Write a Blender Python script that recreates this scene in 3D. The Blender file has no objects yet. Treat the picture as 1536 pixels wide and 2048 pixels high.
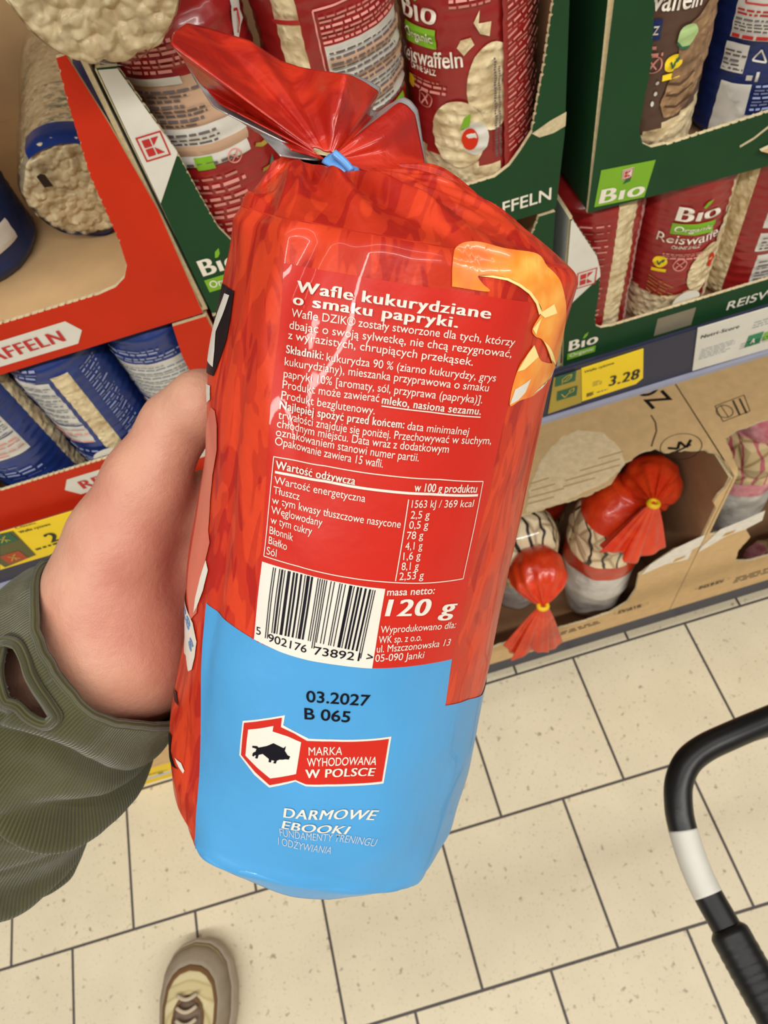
import bpy, bmesh, math, random
import numpy as np
from mathutils import Vector, Matrix
random.seed(7); rng = np.random.default_rng(11)
SC = bpy.context.scene; COL = SC.collection
R = math.radians; PI = math.pi

# ------------------------------------------------------------------ camera
FPX = 1437.0; HCAM = 1.5; ROLL = R(16.98); PITCH = R(58.5)
cr, sr, ct, st = math.cos(ROLL), math.sin(ROLL), math.cos(PITCH), math.sin(PITCH)
UPV = np.array([0, st, ct]); RTV = np.array([1., 0, 0]); FWD = np.array([0, ct, -st])
EX = cr*RTV - sr*UPV; EY = -sr*RTV - cr*UPV; CAMP = np.array([0, 0, HCAM])
cam_d = bpy.data.cameras.new('camera'); cam = bpy.data.objects.new('camera', cam_d); COL.objects.link(cam)
cam_d.sensor_fit = 'VERTICAL'; cam_d.sensor_height = 36; cam_d.lens = FPX/2048*36; cam_d.clip_start = .01
cam.matrix_world = Matrix([[EX[i], -EY[i], -FWD[i], CAMP[i]] for i in range(3)] + [[0, 0, 0, 1]])
cam_d.dof.use_dof = True; cam_d.dof.focus_distance = .20; cam_d.dof.aperture_fstop = 36
SC.camera = cam
SC.view_settings.view_transform = 'Standard'; SC.view_settings.look = 'None'
SC.view_settings.gamma = 1; SC.view_settings.use_curve_mapping = False
SC.view_settings.exposure = -.57
# ------------------------------------------------------------------ light: ceiling tubes and the bounce of a bright shop
world = bpy.data.worlds.new('shop'); SC.world = world; world.use_nodes = True
bg = world.node_tree.nodes['Background']; bg.inputs[0].default_value = (1, .968, .92, 1); bg.inputs[1].default_value = .25
def area(name, loc, sx, sy, power, color=(1, .968, .905), rot=(0, 0, 0)):
    l = bpy.data.lights.new(name, 'AREA'); l.shape = 'RECTANGLE'; l.size = sx; l.size_y = sy; l.energy = power; l.color = color
    o = bpy.data.objects.new(name, l); COL.objects.link(o); o.location = loc; o.rotation_euler = rot
    return o
area('ceiling_tube', (-.2, -1.5, 3.3), 7, .14, 250)
area('ceiling_tube', (-.2, .25, 3.3), 7, .14, 62)

# ------------------------------------------------------------------ pixel <-> place helpers (planning measures of the photo)
def wd(px, py):
    x, y = (px-768)/FPX, (py-1024)/FPX
    return EX*x + EY*y + FWD
def onY(px, py, Y): d = wd(px, py); return CAMP + d*(Y/d[1])
def onZ(px, py, Z): d = wd(px, py); return CAMP + d*((Z-HCAM)/d[2])
def atD(px, py, D): return CAMP + wd(px, py)*D
def C2W(p): p = np.asarray(p, float); return CAMP + p[..., 0:1]*EX + p[..., 1:2]*EY + p[..., 2:3]*FWD

# ------------------------------------------------------------------ materials
def lin(c):
    c = np.array(c[:3], float)/255
    return tuple(np.where(c <= .04045, c/12.92, ((c+.055)/1.055)**2.4)) + (1,)
MATS = {}
class NT:
    def __init__(s, name):
        s.m = bpy.data.materials.new(name); s.m.use_nodes = True; s.t = s.m.node_tree; s.n = s.t.nodes
        s.b = s.n['Principled BSDF']; s.out = s.n['Material Output']
    def node(s, typ, **kw):
        n = s.n.new(typ)
        for k, v in kw.items():
            if k.startswith('i_'):
                key = k[2:]; key = int(key) if key.isdigit() else key
                n.inputs[key].default_value = v
            else: setattr(n, k, v)
        return n
    def link(s, a, b): s.t.links.new(a, b)
    def ramp(s, fac, stops, interp='LINEAR'):
        r = s.node('ShaderNodeValToRGB'); r.color_ramp.interpolation = interp
        els = r.color_ramp.elements
        while len(els) < len(stops): els.new(.5)
        for e, (p, c) in zip(els, stops): e.position = p; e.color = c
        s.link(fac, r.inputs[0]); return r.outputs[0]
    def coords(s, kind='Object', scale=(1, 1, 1), rot=(0, 0, 0), loc=(0, 0, 0)):
        tc = s.node('ShaderNodeTexCoord'); mp = s.node('ShaderNodeMapping')
        mp.inputs['Scale'].default_value = scale; mp.inputs['Rotation'].default_value = rot; mp.inputs['Location'].default_value = loc
        s.link(tc.outputs[kind], mp.inputs[0]); return mp.outputs[0]
    def noise(s, vec, scale, detail=3, rough=.55, dist=0):
        n = s.node('ShaderNodeTexNoise'); n.inputs['Scale'].default_value = scale; n.inputs['Detail'].default_value = detail
        n.inputs['Roughness'].default_value = rough; n.inputs['Distortion'].default_value = dist
        if vec is not None: s.link(vec, n.inputs['Vector'])
        return n.outputs[0]
    def bump(s, h, strength, dist):
        b = s.node('ShaderNodeBump'); b.inputs['Strength'].default_value = strength; b.inputs['Distance'].default_value = dist
        s.link(h, b.inputs['Height']); s.link(b.outputs[0], s.b.inputs['Normal']); return b
    def col(s, sock): s.link(sock, s.b.inputs['Base Color'])
    def set(s, **kw):
        for k, v in kw.items(): s.b.inputs[k.replace('_', ' ')].default_value = v
def M(name, c, rough=.5, var=.05, scale=40, bump=0, bscale=200, coat=0, metal=0, spec=.5):
    """plain procedural paint: base colour with faint mottling"""
    if name in MATS: return MATS[name]
    t = NT(name); v = t.coords(); L = np.array(lin(c)[:3])
    f = t.noise(v, scale, 3)
    t.col(t.ramp(f, [(.3, tuple(L*(1-var))+(1,)), (.7, tuple(np.minimum(L*(1+var), 1))+(1,))]))
    t.set(Roughness=rough, Coat_Weight=coat, Coat_Roughness=.08, Metallic=metal, Specular_IOR_Level=spec)
    if bump: t.bump(t.noise(v, bscale, 4), bump, .001)
    MATS[name] = t.m; return t.m
INK_W = M('white_ink', (240, 232, 216), .45, .03)
INK_K = M('black_ink', (18, 16, 18), .45)
GREEN = M('green_board', (26, 66, 36), .6, .06, 30, spec=.25)
GREENIN = M('green_board_inside', (120, 92, 62), .8)
RED = M('red_board', (198, 44, 12), .6, .05, 30, spec=.25)
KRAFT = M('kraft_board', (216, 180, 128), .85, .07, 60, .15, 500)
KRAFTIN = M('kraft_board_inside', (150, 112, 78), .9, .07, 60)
CORE = M('torn_paper_edge', (205, 188, 150), .9, .15, 300)
WHITEB = M('white_board', (222, 218, 206), .55)
GREYB = M('grey_white_board', (178, 182, 182), .55)
LIME = M('lime_print', (122, 176, 32), .5)
REDINK = M('red_ink', (190, 36, 34), .5)
NAVY = M('navy_film', (26, 42, 96), .35, .15, 60, .3, 120)
NAVYR = M('navy_rail_plastic', (40, 42, 66), .45)
YEL = M('yellow_label', (250, 214, 30), .55, .03)
DKG = M('dark_green_print', (30, 92, 60), .5)
BLACKP = M('black_plastic', (16, 15, 16), .38, .2, 80, .1, 400)
SILV = M('silver_foil', (200, 197, 196), .25, .12, 60, .3, 90, metal=.55)
PACKRED = M('dark_red_film', (148, 30, 30), .33, .12, 50, .35, 90, coat=.25)
BEIGE = M('beige_print', (196, 160, 132), .4, .06, 50, .2, 90)
BROWN = M('brown_film', (84, 58, 46), .35, .1, 50, .3, 90)
PINKINK = M('pale_red_ink', (214, 140, 128), .5)
GREYINK = M('grey_ink', (96, 84, 84), .5)
LABELW = M('white_film_print', (212, 208, 198), .4, .08, 60, .3, 100)

def rice_mat(name, c0, c1, c2, scale=170, bumpd=.004, coat=.25):
    if name in MATS: return MATS[name]
    t = NT(name); v = t.coords()
    vo = t.node('ShaderNodeTexVoronoi', feature='SMOOTH_F1'); vo.inputs['Scale'].default_value = scale
    wv = t.node('ShaderNodeVectorMath', operation='ADD'); nz = t.node('ShaderNodeTexNoise'); nz.inputs['Scale'].default_value = 90
    t.link(v, nz.inputs['Vector']); sc = t.node('ShaderNodeVectorMath', operation='SCALE'); sc.inputs['Scale'].default_value = .008
    t.link(nz.outputs['Color'], sc.inputs[0]); t.link(v, wv.inputs[0]); t.link(sc.outputs[0], wv.inputs[1]); t.link(wv.outputs[0], vo.inputs['Vector'])
    n2 = t.noise(v, 60, 4)
    mix = t.node('ShaderNodeMixRGB'); mix.inputs[0].default_value = .5
    t.link(t.ramp(vo.outputs['Distance'], [(.1, lin(c0)), (.45, lin(c1)), (.8, lin(c2))]), mix.inputs[1])
    t.link(t.ramp(n2, [(.35, lin(c2)), (.6, lin(c0))]), mix.inputs[2]); t.col(mix.outputs[0])
    t.set(Roughness=.75, Coat_Weight=coat, Coat_Roughness=.12)
    inv = t.node('ShaderNodeMath', operation='SUBTRACT'); inv.inputs[0].default_value = 1; t.link(vo.outputs['Distance'], inv.inputs[1])
    t.bump(inv.outputs[0], .8, bumpd)
    MATS[name] = t.m; return t.m
RICE = rice_mat('puffed_rice', (238, 222, 180), (222, 200, 156), (176, 148, 104))
RICEB = rice_mat('brown_puffed_rice', (176, 140, 100), (150, 112, 76), (88, 62, 42))
def film_mat():
    t = NT('clear_film'); tr = t.node('ShaderNodeBsdfTransparent'); gl = t.node('ShaderNodeBsdfGlossy'); gl.inputs['Roughness'].default_value = .08
    lw = t.node('ShaderNodeLayerWeight'); lw.inputs['Blend'].default_value = .25
    v = t.coords(); bp = t.node('ShaderNodeBump'); bp.inputs['Strength'].default_value = .7; bp.inputs['Distance'].default_value = .004
    t.link(t.noise(v, 55, 3), bp.inputs['Height']); t.link(bp.outputs[0], gl.inputs['Normal'])
    mx = t.node('ShaderNodeMixShader'); mm = t.node('ShaderNodeMath', operation='MULTIPLY_ADD'); mm.inputs[1].default_value = .5; mm.inputs[2].default_value = .05
    t.link(lw.outputs['Fresnel'], mm.inputs[0]); t.link(mm.outputs[0], mx.inputs[0]); t.link(tr.outputs[0], mx.inputs[1]); t.link(gl.outputs[0], mx.inputs[2])
    t.link(mx.outputs[0], t.out.inputs['Surface']); return t.m
FILM = film_mat()

# ------------------------------------------------------------------ object helpers
WL = {}
def tag(o, label=None, cat=None, group=None, kind=None):
    if label: o['label'] = label
    if cat: o['category'] = cat
    if group: o['group'] = group
    if kind: o['kind'] = kind
    return o
def thing(name, label, cat, loc=(0, 0, 0), rotz=0, group=None, mat=None):
    o = bpy.data.objects.new(name, None); COL.objects.link(o); o.empty_display_size = .02
    if mat is not None: o.matrix_world = mat
    else: o.location = loc; o.rotation_euler = (0, 0, rotz)
    WL[o.name] = mat if mat is not None else Matrix.Translation(Vector(loc)) @ Matrix.Rotation(rotz, 4, 'Z')
    return tag(o, label, cat, group)
def mk(name, V, Fc, mats, parent=None, fm=None, smooth=True, local=False, uv=None):
    """one mesh object; V in world space unless local"""
    V = np.asarray(V, float)
    if parent is not None and not local:
        Wi = np.array(WL.get(parent.name, Matrix.Identity(4)).inverted())
        V = V @ Wi[:3, :3].T + Wi[:3, 3]
    me = bpy.data.meshes.new(name); me.from_pydata([tuple(v) for v in V], [], [tuple(int(i) for i in f) for f in Fc])
    if not isinstance(mats, (list, tuple)): mats = [mats]
    for m in mats: me.materials.append(m)
    if fm is not None: me.polygons.foreach_set('material_index', np.asarray(fm, np.int32))
    if smooth: me.polygons.foreach_set('use_smooth', np.ones(len(me.polygons), bool))
    if uv is not None:
        lay = me.uv_layers.new(name='UVMap'); idx = np.empty(len(me.loops), np.int32); me.loops.foreach_get('vertex_index', idx)
        lay.data.foreach_set('uv', np.asarray(uv, np.float32)[idx].ravel())
    me.update()
    o = bpy.data.objects.new(name, me); COL.objects.link(o)
    if parent is not None:
        o.parent = parent; WL[o.name] = WL.get(parent.name, Matrix.Identity(4))
    else: WL[o.name] = Matrix.Identity(4)
    return o
def grid_faces(nu, nv, closed_u=True):
    """vertex index = j*nu+i"""
    f = []
    for j in range(nv-1):
        for i in range(nu if closed_u else nu-1):
            i2 = (i+1) % nu
            f.append((j*nu+i, j*nu+i2, (j+1)*nu+i2, (j+1)*nu+i))
    return f
def prism(name, poly, fmap, thick, mats, parent, local=False, bevel=0):
    """poly (a,b) outline extruded by thick: fmap(a,b,t)->xyz; mats=[face t=0, face t=thick, edge]"""
    n = len(poly); V = [fmap(a, b, 0) for a, b in poly] + [fmap(a, b, thick) for a, b in poly]
    Fs = [tuple(range(n)), tuple(range(2*n-1, n-1, -1))] + [(i, i+n, (i+1) % n+n, (i+1) % n) for i in range(n)]
    o = mk(name, V, Fs, mats, parent, [0, 1]+[2]*n, smooth=False, local=local)
    bm = bmesh.new(); bm.from_mesh(o.data); bmesh.ops.recalc_face_normals(bm, faces=bm.faces); bm.to_mesh(o.data); bm.free()
    return o
def box(name, lo, hi, mat, parent=None, bev=.0, local=False):
    bm = bmesh.new(); bmesh.ops.create_cube(bm, size=1)
    lo, hi = np.array(lo, float), np.array(hi, float)
    for v in bm.verts: v.co = Vector((lo+hi)/2 + np.array(v.co)*(hi-lo))
    if bev: bmesh.ops.bevel(bm, geom=bm.edges[:], offset=bev, segments=2, affect='EDGES')
    V = [v.co[:] for v in bm.verts]; bm.verts.index_update(); Fs = [[v.index for v in f.verts] for f in bm.faces]; bm.free()
    return mk(name, V, Fs, mat, parent, smooth=False, local=local)
def tube_geo(pts, rad, n=16, flat=None, caps=True):
    """swept tube; rad per point"""
    P = np.asarray(pts, float); k = len(P); rad = np.broadcast_to(rad, (k,))
    T = np.gradient(P, axis=0); T /= np.linalg.norm(T, axis=1, keepdims=True)
    up = np.array([0, 0, 1.]) if abs(T[0][2]) < .9 else np.array([1., 0, 0])
    N = np.cross(T[0], up); N /= np.linalg.norm(N); V = []
    for i in range(k):
        N = N - (N@T[i])*T[i]; N /= np.linalg.norm(N); B = np.cross(T[i], N)
        for j in range(n):
            a = 2*PI*j/n; V.append(P[i] + rad[i]*(math.cos(a)*N + math.sin(a)*B*(flat or 1)))
    Fs = grid_faces(n, k)
    if caps: Fs += [tuple(range(n-1, -1, -1)), tuple(range((k-1)*n, k*n))]
    return V, Fs
def spline(pts, n):
    """Catmull-Rom through points"""
    P = np.asarray(pts, float); P = np.vstack([2*P[0]-P[1], P, 2*P[-1]-P[-2]]); out = []
    seg = len(P)-3
    for q in np.linspace(0, seg-1e-9, n):
        i = int(q); t = q-i; p0, p1, p2, p3 = P[i:i+4]
        out.append(.5*((2*p1)+(-p0+p2)*t+(2*p0-5*p1+4*p2-p3)*t*t+(-p0+3*p1-3*p2+p3)*t**3))
    return np.array(out)
def lattice_noise(x, y, z=0, seed=0):
    """smooth value noise, vectorised"""
    x, y, z = np.broadcast_arrays(np.asarray(x, float), np.asarray(y, float), np.asarray(z, float))
    def h(i, j, k):
        q = np.sin(i*127.1+j*311.7+k*74.7+seed*53.3)*43758.5453; return q-np.floor(q)
    xi, yi, zi = np.floor(x), np.floor(y), np.floor(z); fx, fy, fz = x-xi, y-yi, z-zi
    fx, fy, fz = [f*f*(3-2*f) for f in (fx, fy, fz)]; r = 0
    for a in (0, 1):
        for b in (0, 1):
            for c in (0, 1):
                r = r + h(xi+a, yi+b, zi+c)*np.where(a, fx, 1-fx)*np.where(b, fy, 1-fy)*np.where(c, fz, 1-fz)
    return r*2-1

# ------------------------------------------------------------------ lettering
_fc = bpy.data.curves.new('glyph', 'FONT'); _fo = bpy.data.objects.new('glyph', _fc); COL.objects.link(_fo)
GL = {}
def _ev(body, off):
    _fc.body = body; _fc.offset = off; dg = bpy.context.evaluated_depsgraph_get(); dg.update()
    e = _fo.evaluated_get(dg); m = e.to_mesh(); V = np.array([v.co[:2] for v in m.vertices]).reshape(-1, 2); Fs = [tuple(p.vertices) for p in m.polygons]; e.to_mesh_clear()
    return V, Fs
_w = {}
def glyph(c, off):
    if (c, off) in GL: return GL[c, off]
    if off not in _w: _w[off] = _ev('|', off)[0][:, 0].max()
    adv = _ev(c+'|', off)[0][:, 0].max()-_w[off]
    V, Fs = (np.zeros((0, 2)), []) if c == ' ' else _ev(c, off)
    GL[c, off] = (V, Fs, adv); return GL[c, off]
CHARS = sorted(set("abcdefghijklmnoprstuwyzvxqABCDEFGHIJKLMNOPRSTUWYZV0123456789 .,:;()[]%®/-+>ı©"))
for _o in (0, .006, .008, .012):
    for _c in CHARS: glyph(_c, _o)
COL.objects.unlink(_fo)
CAPH = glyph('H', 0)[0][:, 1].max(); XH = glyph('x', 0)[0][:, 1].max()
BASE = dict(zip('ąęćńóśźżłŻĄĆŁÓŚ', 'aecnoszzlZACLOS'))
def text2d(s, off=0, shear=0, gap=0):
    VV, FF, x, n = [], [], 0, 0
    shifts = (0,)
    if off > .015: shifts = (-off*1.25, -off*.65, 0, off*.65, off*1.25); gap = gap+off*2.0; off = 0
    def add(V, Fs):
        nonlocal n
        V = np.asarray(V, float)
        if V.shape[1] == 2: V = np.column_stack([V, np.zeros(len(V))])
        VV.append(V); FF.extend([tuple(i+n for i in f) for f in Fs]); n += len(V)
    for ch in s:
        b = BASE.get(ch, ch); V, Fs, adv = glyph(b, off)
        if len(V):
            for k_, q_ in enumerate(shifts): add(np.column_stack([V+[x+q_, 0], np.full(len(V), float(k_))]), Fs)
            cx = (V[:, 0].min()+V[:, 0].max())/2+x; top = V[:, 1].max(); w = .035+off
            if ch in 'ćńóśźĆÓŚ': add(np.array([[cx-.02-w, top+.06], [cx-.02+w, top+.06], [cx+.10+w, top+.2], [cx+.10-w, top+.2]]), [(0, 1, 2, 3)])
            if ch in 'żŻ': add(np.array([[cx-w*1.3, top+.07], [cx+w*1.3, top+.07], [cx+w*1.3, top+.07+2.6*w], [cx-w*1.3, top+.07+2.6*w]]), [(0, 1, 2, 3)])
            if ch in 'ąęĄ': q = V[:, 0].max()+x-.08; add(np.array([[q-.06, -.02], [q+.02, 0], [q-.02, -.1], [q+.08, -.13], [q+.08, -.2], [q-.08, -.17]]), [(0, 1, 2), (0, 2, 5), (5, 2, 3, 4)])
            if ch in 'łŁ': c2 = cx if ch == 'ł' else V[:, 0].min()+x+.05; add(np.array([[c2-.14, .26], [c2+.14, .40], [c2+.14, .48], [c2-.14, .34]]), [(0, 1, 2, 3)])
        x += adv+gap
    V = np.vstack(VV); V[:, 0] -= V[:, 0].min(); V[:, 0] += shear*V[:, 1]; V[:, :2] /= CAPH
    return V, FF, V[:, 0].max()
def subdiv_poly(poly, step):
    bm = bmesh.new(); vs = [bm.verts.new((a, b, 0)) for a, b in poly]; bm.faces.new(vs)
    bmesh.ops.triangulate(bm, faces=bm.faces[:])
    P = np.array(poly)
    for axis in (0, 1):
        lo, hi = P[:, axis].min(), P[:, axis].max(); k = int((hi-lo)/step)
        for i in range(1, k+1):
            c = lo+i*step
            if c >= hi-1e-7: break
            co = [0, 0, 0]; no = [0, 0, 0]; co[axis] = c; no[axis] = 1
            bmesh.ops.bisect_plane(bm, geom=bm.verts[:]+bm.edges[:]+bm.faces[:], plane_co=co, plane_no=no, dist=1e-7)
    bm.verts.index_update(); V = np.array([v.co[:2] for v in bm.verts]); Fs = [[v.index for v in f.verts] for f in bm.faces]; bm.free()
    return V, Fs
class Ink:
    """collects flat print (2-D polygons and letters) and lays it on a surface: fmap(x,y)->xyz"""
    def __init__(s): s.V, s.F, s.n = [], [], 0
    def add(s, V, Fs):
        V = np.asarray(V, float)
        if V.shape[1] == 2: V = np.column_stack([V, np.zeros(len(V))])
        s.V.append(V); s.F += [tuple(i+s.n for i in f) for f in Fs]; s.n += len(V); return s
    def poly(s, P, step=None):
        if step: return s.add(*subdiv_poly(P, step))
        return s.add(P, [tuple(range(len(P)))])
    def rect(s, x0, y0, x1, y1, step=None): return s.poly([(x0, y0), (x1, y0), (x1, y1), (x0, y1)], step)
    def disc(s, x, y, rx, ry=None, n=28, step=None): ry = ry or rx; return s.poly([(x+rx*math.cos(2*PI*i/n), y+ry*math.sin(2*PI*i/n)) for i in range(n)], step)
    def ring(s, x, y, r, w, n=28, ry=None):
        k = (ry or r)/r
        V = [(x+q*math.cos(2*PI*i/n), y+k*q*math.sin(2*PI*i/n)) for q in (r, r-w) for i in range(n)]
        return s.add(V, [(i, (i+1) % n, n+(i+1) % n, n+i) for i in range(n)])
    def line(s, pts, w):
        pts = np.asarray(pts, float)
        for a, b in zip(pts[:-1], pts[1:]):
            d = (b-a)/np.linalg.norm(b-a); nn = np.array([-d[1], d[0]])*w/2
            k = max(1, int(np.linalg.norm(b-a)/.002)); q = [a+(b-a)*i/k for i in range(k+1)]
            s.add([p+nn for p in q]+[p-nn for p in q], [(i, i+1, k+2+i, k+1+i) for i in range(k)])
        return s
    def text(s, string, x0, y0, x1, y1, h, off=0, shear=0, up=None):
        """baseline from (x0,y0) to (x1,y1), cap height h"""
        V, Fs, W = text2d(string, off, shear); a = np.array([x0, y0]); d = np.array([x1-x0, y1-y0]); L = np.linalg.norm(d)
        u = np.array([-d[1], d[0]])/L if up is None else up
        return s.add(np.column_stack([a + V[:, :1]/W*d + V[:, 1:2]*h*u, V[:, 2]]), Fs)
    def fine(s, x0, y0, x1, y1, rows, fill=.55, seed=1, skew=0):
        rr = random.Random(seed); dy = (y1-y0)/rows
        for i in range(rows):
            y = y0+dy*i; x = x0; end = x1-(rr.random()*.35*(x1-x0) if rr.random() < .4 else 0)
            while x < end:
                w = rr.uniform(.6, 2.6)*dy; w = min(w, end-x)
                if w > .2*dy: s.add([(x, y+skew*(x-x0)), (x+w, y+skew*(x+w-x0)), (x+w, y+dy*fill+skew*(x+w-x0)), (x, y+dy*fill+skew*(x-x0))], [(0, 1, 2, 3)])
                x += w+dy*.45
        return s
    def cut(s, step):
        bm = bmesh.new(); P = np.vstack(s.V); vs = [bm.verts.new(tuple(a)) for a in P]
        for f in s.F:
            try: bm.faces.new([vs[i] for i in f])
            except ValueError: pass
        for axis in (0, 1):
            lo, hi = P[:, axis].min(), P[:, axis].max()
            for i in range(1, int((hi-lo)/step)+1):
                co = [0, 0, 0]; no = [0, 0, 0]; co[axis] = lo+i*step; no[axis] = 1
                bmesh.ops.bisect_plane(bm, geom=bm.verts[:]+bm.edges[:]+bm.faces[:], plane_co=co, plane_no=no, dist=1e-8)
        bm.verts.index_update(); s.V = [np.array([v.co[:] for v in bm.verts])]; s.F = [[v.index for v in f.verts] for f in bm.faces]; bm.free(); return s
    def put(s, name, fmap, mat, parent, local=False, smooth=False, label=None):
        P = np.vstack(s.V); Q = np.asarray(fmap(P[:, 0], P[:, 1]), float)
        if P[:, 2].max() > 0:                                       # a hair of thickness between overprinted strokes
            dv = Q*[1, 1, 0] if local else CAMP-Q; Q = Q+dv/np.linalg.norm(dv, axis=1, keepdims=True)*P[:, 2:3]*6e-5
        o = mk(name, Q, s.F, mat, parent, smooth=smooth, local=local)
        if label: o['label'] = label
        return o
def plane_map(o, ax, ay, off=None):
    o, ax, ay = np.asarray(o, float), np.asarray(ax, float), np.asarray(ay, float)
    return lambda x, y: o + np.asarray(x)[:, None]*ax + np.asarray(y)[:, None]*ay
def front_map(Y): return lambda x, y: np.stack([x, np.full(len(x), Y), y], 1)

# ------------------------------------------------------------------ floor
t = NT('speckled_floor_tiles'); v = t.coords(loc=(.0, .0, 0))
br = t.node('ShaderNodeTexBrick'); br.offset = .5; br.offset_frequency = 2; br.squash = 1
mp = t.node('ShaderNodeMapping'); tc = t.node('ShaderNodeTexCoord'); t.link(tc.outputs['Object'], mp.inputs[0])
TW, TH = .2455, .2545
mp.inputs['Location'].default_value = (-.0445+TW*20, .068+TH*20, 0); t.link(mp.outputs[0], br.inputs['Vector'])
br.inputs['Scale'].default_value = 1; br.inputs['Mortar Size'].default_value = .0026; br.inputs['Mortar Smooth'].default_value = .1; br.inputs['Bias'].default_value = 0
br.inputs['Brick Width'].default_value = TW; br.inputs['Row Height'].default_value = TH
br.inputs['Color1'].default_value = lin((226, 213, 184)); br.inputs['Color2'].default_value = lin((220, 207, 178)); br.inputs['Mortar'].default_value = lin((78, 70, 66))
nf = t.noise(v, 9, 4); sp = t.noise(v, 75, 2, .5); sp2 = t.noise(v, 190, 3, .6)
mx = t.node('ShaderNodeMixRGB', blend_type='MULTIPLY'); mx.inputs[0].default_value = 1; t.link(br.outputs[0], mx.inputs[1])
t.link(t.ramp(sp, [(.26, (.52, .5, .47, 1)), (.36, (1, 1, 1, 1))]), mx.inputs[2])
mx2 = t.node('ShaderNodeMixRGB', blend_type='MULTIPLY'); mx2.inputs[0].default_value = 1; t.link(mx.outputs[0], mx2.inputs[1])
t.link(t.ramp(sp2, [(.28, (.72, .70, .66, 1)), (.40, (1, 1, 1, 1)), (.7, (1.0, 1.0, 1.0, 1))]), mx2.inputs[2])
mx3 = t.node('ShaderNodeMixRGB', blend_type='MULTIPLY'); mx3.inputs[0].default_value = 1; t.link(mx2.outputs[0], mx3.inputs[1])
t.link(t.ramp(nf, [(.3, (.92, .92, .91, 1)), (.7, (1, 1, 1, 1))]), mx3.inputs[2]); t.col(mx3.outputs[0])
t.set(Roughness=.42, Specular_IOR_Level=.35); inv = t.node('ShaderNodeMath', operation='SUBTRACT'); inv.inputs[0].default_value = 1; t.link(br.outputs['Fac'], inv.inputs[1]); t.bump(inv.outputs[0], .5, .001)
fl = mk('floor', [(-4, -4, 0), (4, -4, 0), (4, 2, 0), (-4, 2, 0)], [(0, 1, 2, 3)], t.m, smooth=False); tag(fl, 'beige speckled square floor tiles with dark grout', kind='structure')

# ------------------------------------------------------------------ shelving unit
YF = .4386
SHELFM = M('grey_painted_steel', (150, 148, 146), .45, .05)
sh = thing('shelving_unit', 'grey steel shop shelving with navy price rails along both shelves', 'shelf', (0, .7, 0))
box('back_panel', (-1.6, 1.0, 0), (1.6, 1.02, 2.0), SHELFM, sh)
box('shelf_board', (-1.6, .433, .925), (1.6, 1.0, .943), SHELFM, sh, .002)
box('base_deck', (-1.6, .455, .108), (1.6, 1.0, .122), SHELFM, sh, .002)
box('kick_plate', (-1.6, .488, 0), (1.6, .5, .108), M('dark_kick_plate', (92, 92, 100), .5), sh)
box('upper_shelf_board', (-1.6, .47, 1.60), (1.6, 1.0, 1.625), SHELFM, sh, .002)
rl = box('price_rail', (-1.6, .4285, .886), (1.6, .433, .955), NAVYR, sh, .001)
box('rail_lip', (-1.6, .425, .880), (1.6, .433, .888), M('pale_grey_lip', (150, 152, 172), .35), rl, .001)
rb_ = box('price_rail', (-1.6, .449, .035), (1.6, .455, .122), NAVYR, sh, .001)
box('rail_lip', (-1.6, .446, .03), (-.2, .455, .042), M('pale_lip', (196, 196, 196), .35), rb_, .001)

# ------------------------------------------------------------------ display cartons
def teeth(pts, amp=.0012, step=.006):
    """perforated tear edge: small bites along a polyline"""
    out = []
    for a, b in zip(pts[:-1], pts[1:]):
        a, b = np.array(a), np.array(b); L = np.linalg.norm(b-a); k = max(1, int(L/step)); d = (b-a)/L; nn = np.array([-d[1], d[0]])
        for i in range(k):
            p = a+(b-a)*i/k; q = a+(b-a)*(i+.62)/k; r2 = a+(b-a)*(i+.8)/k
            out += [p, q, r2+nn*amp*random.uniform(.4, 1.3)]
    out.append(np.array(pts[-1])); return [tuple(p) for p in out]
def arc(cx, cz, r, a0, a1, n=8): return [(cx+r*math.cos(R(a0+(a1-a0)*i/n)), cz+r*math.sin(R(a0+(a1-a0)*i/n))) for i in range(n+1)]
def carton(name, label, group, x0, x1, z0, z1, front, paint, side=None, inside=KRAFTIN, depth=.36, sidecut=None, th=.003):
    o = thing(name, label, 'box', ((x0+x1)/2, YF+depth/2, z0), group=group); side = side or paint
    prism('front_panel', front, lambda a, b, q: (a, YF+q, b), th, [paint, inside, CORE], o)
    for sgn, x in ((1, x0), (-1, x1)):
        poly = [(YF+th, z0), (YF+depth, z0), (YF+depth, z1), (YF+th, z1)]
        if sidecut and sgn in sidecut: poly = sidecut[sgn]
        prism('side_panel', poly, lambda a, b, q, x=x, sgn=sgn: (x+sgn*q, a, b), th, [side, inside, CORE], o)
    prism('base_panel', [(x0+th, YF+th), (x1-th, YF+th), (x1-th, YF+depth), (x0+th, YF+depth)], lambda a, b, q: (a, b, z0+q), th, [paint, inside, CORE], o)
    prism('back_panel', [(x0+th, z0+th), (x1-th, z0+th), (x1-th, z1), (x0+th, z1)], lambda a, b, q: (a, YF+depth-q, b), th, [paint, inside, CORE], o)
    return o
FRONT = front_map(YF-.0004); FRONT2 = front_map(YF-.0008); FRONT3 = front_map(YF-.0012)
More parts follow.
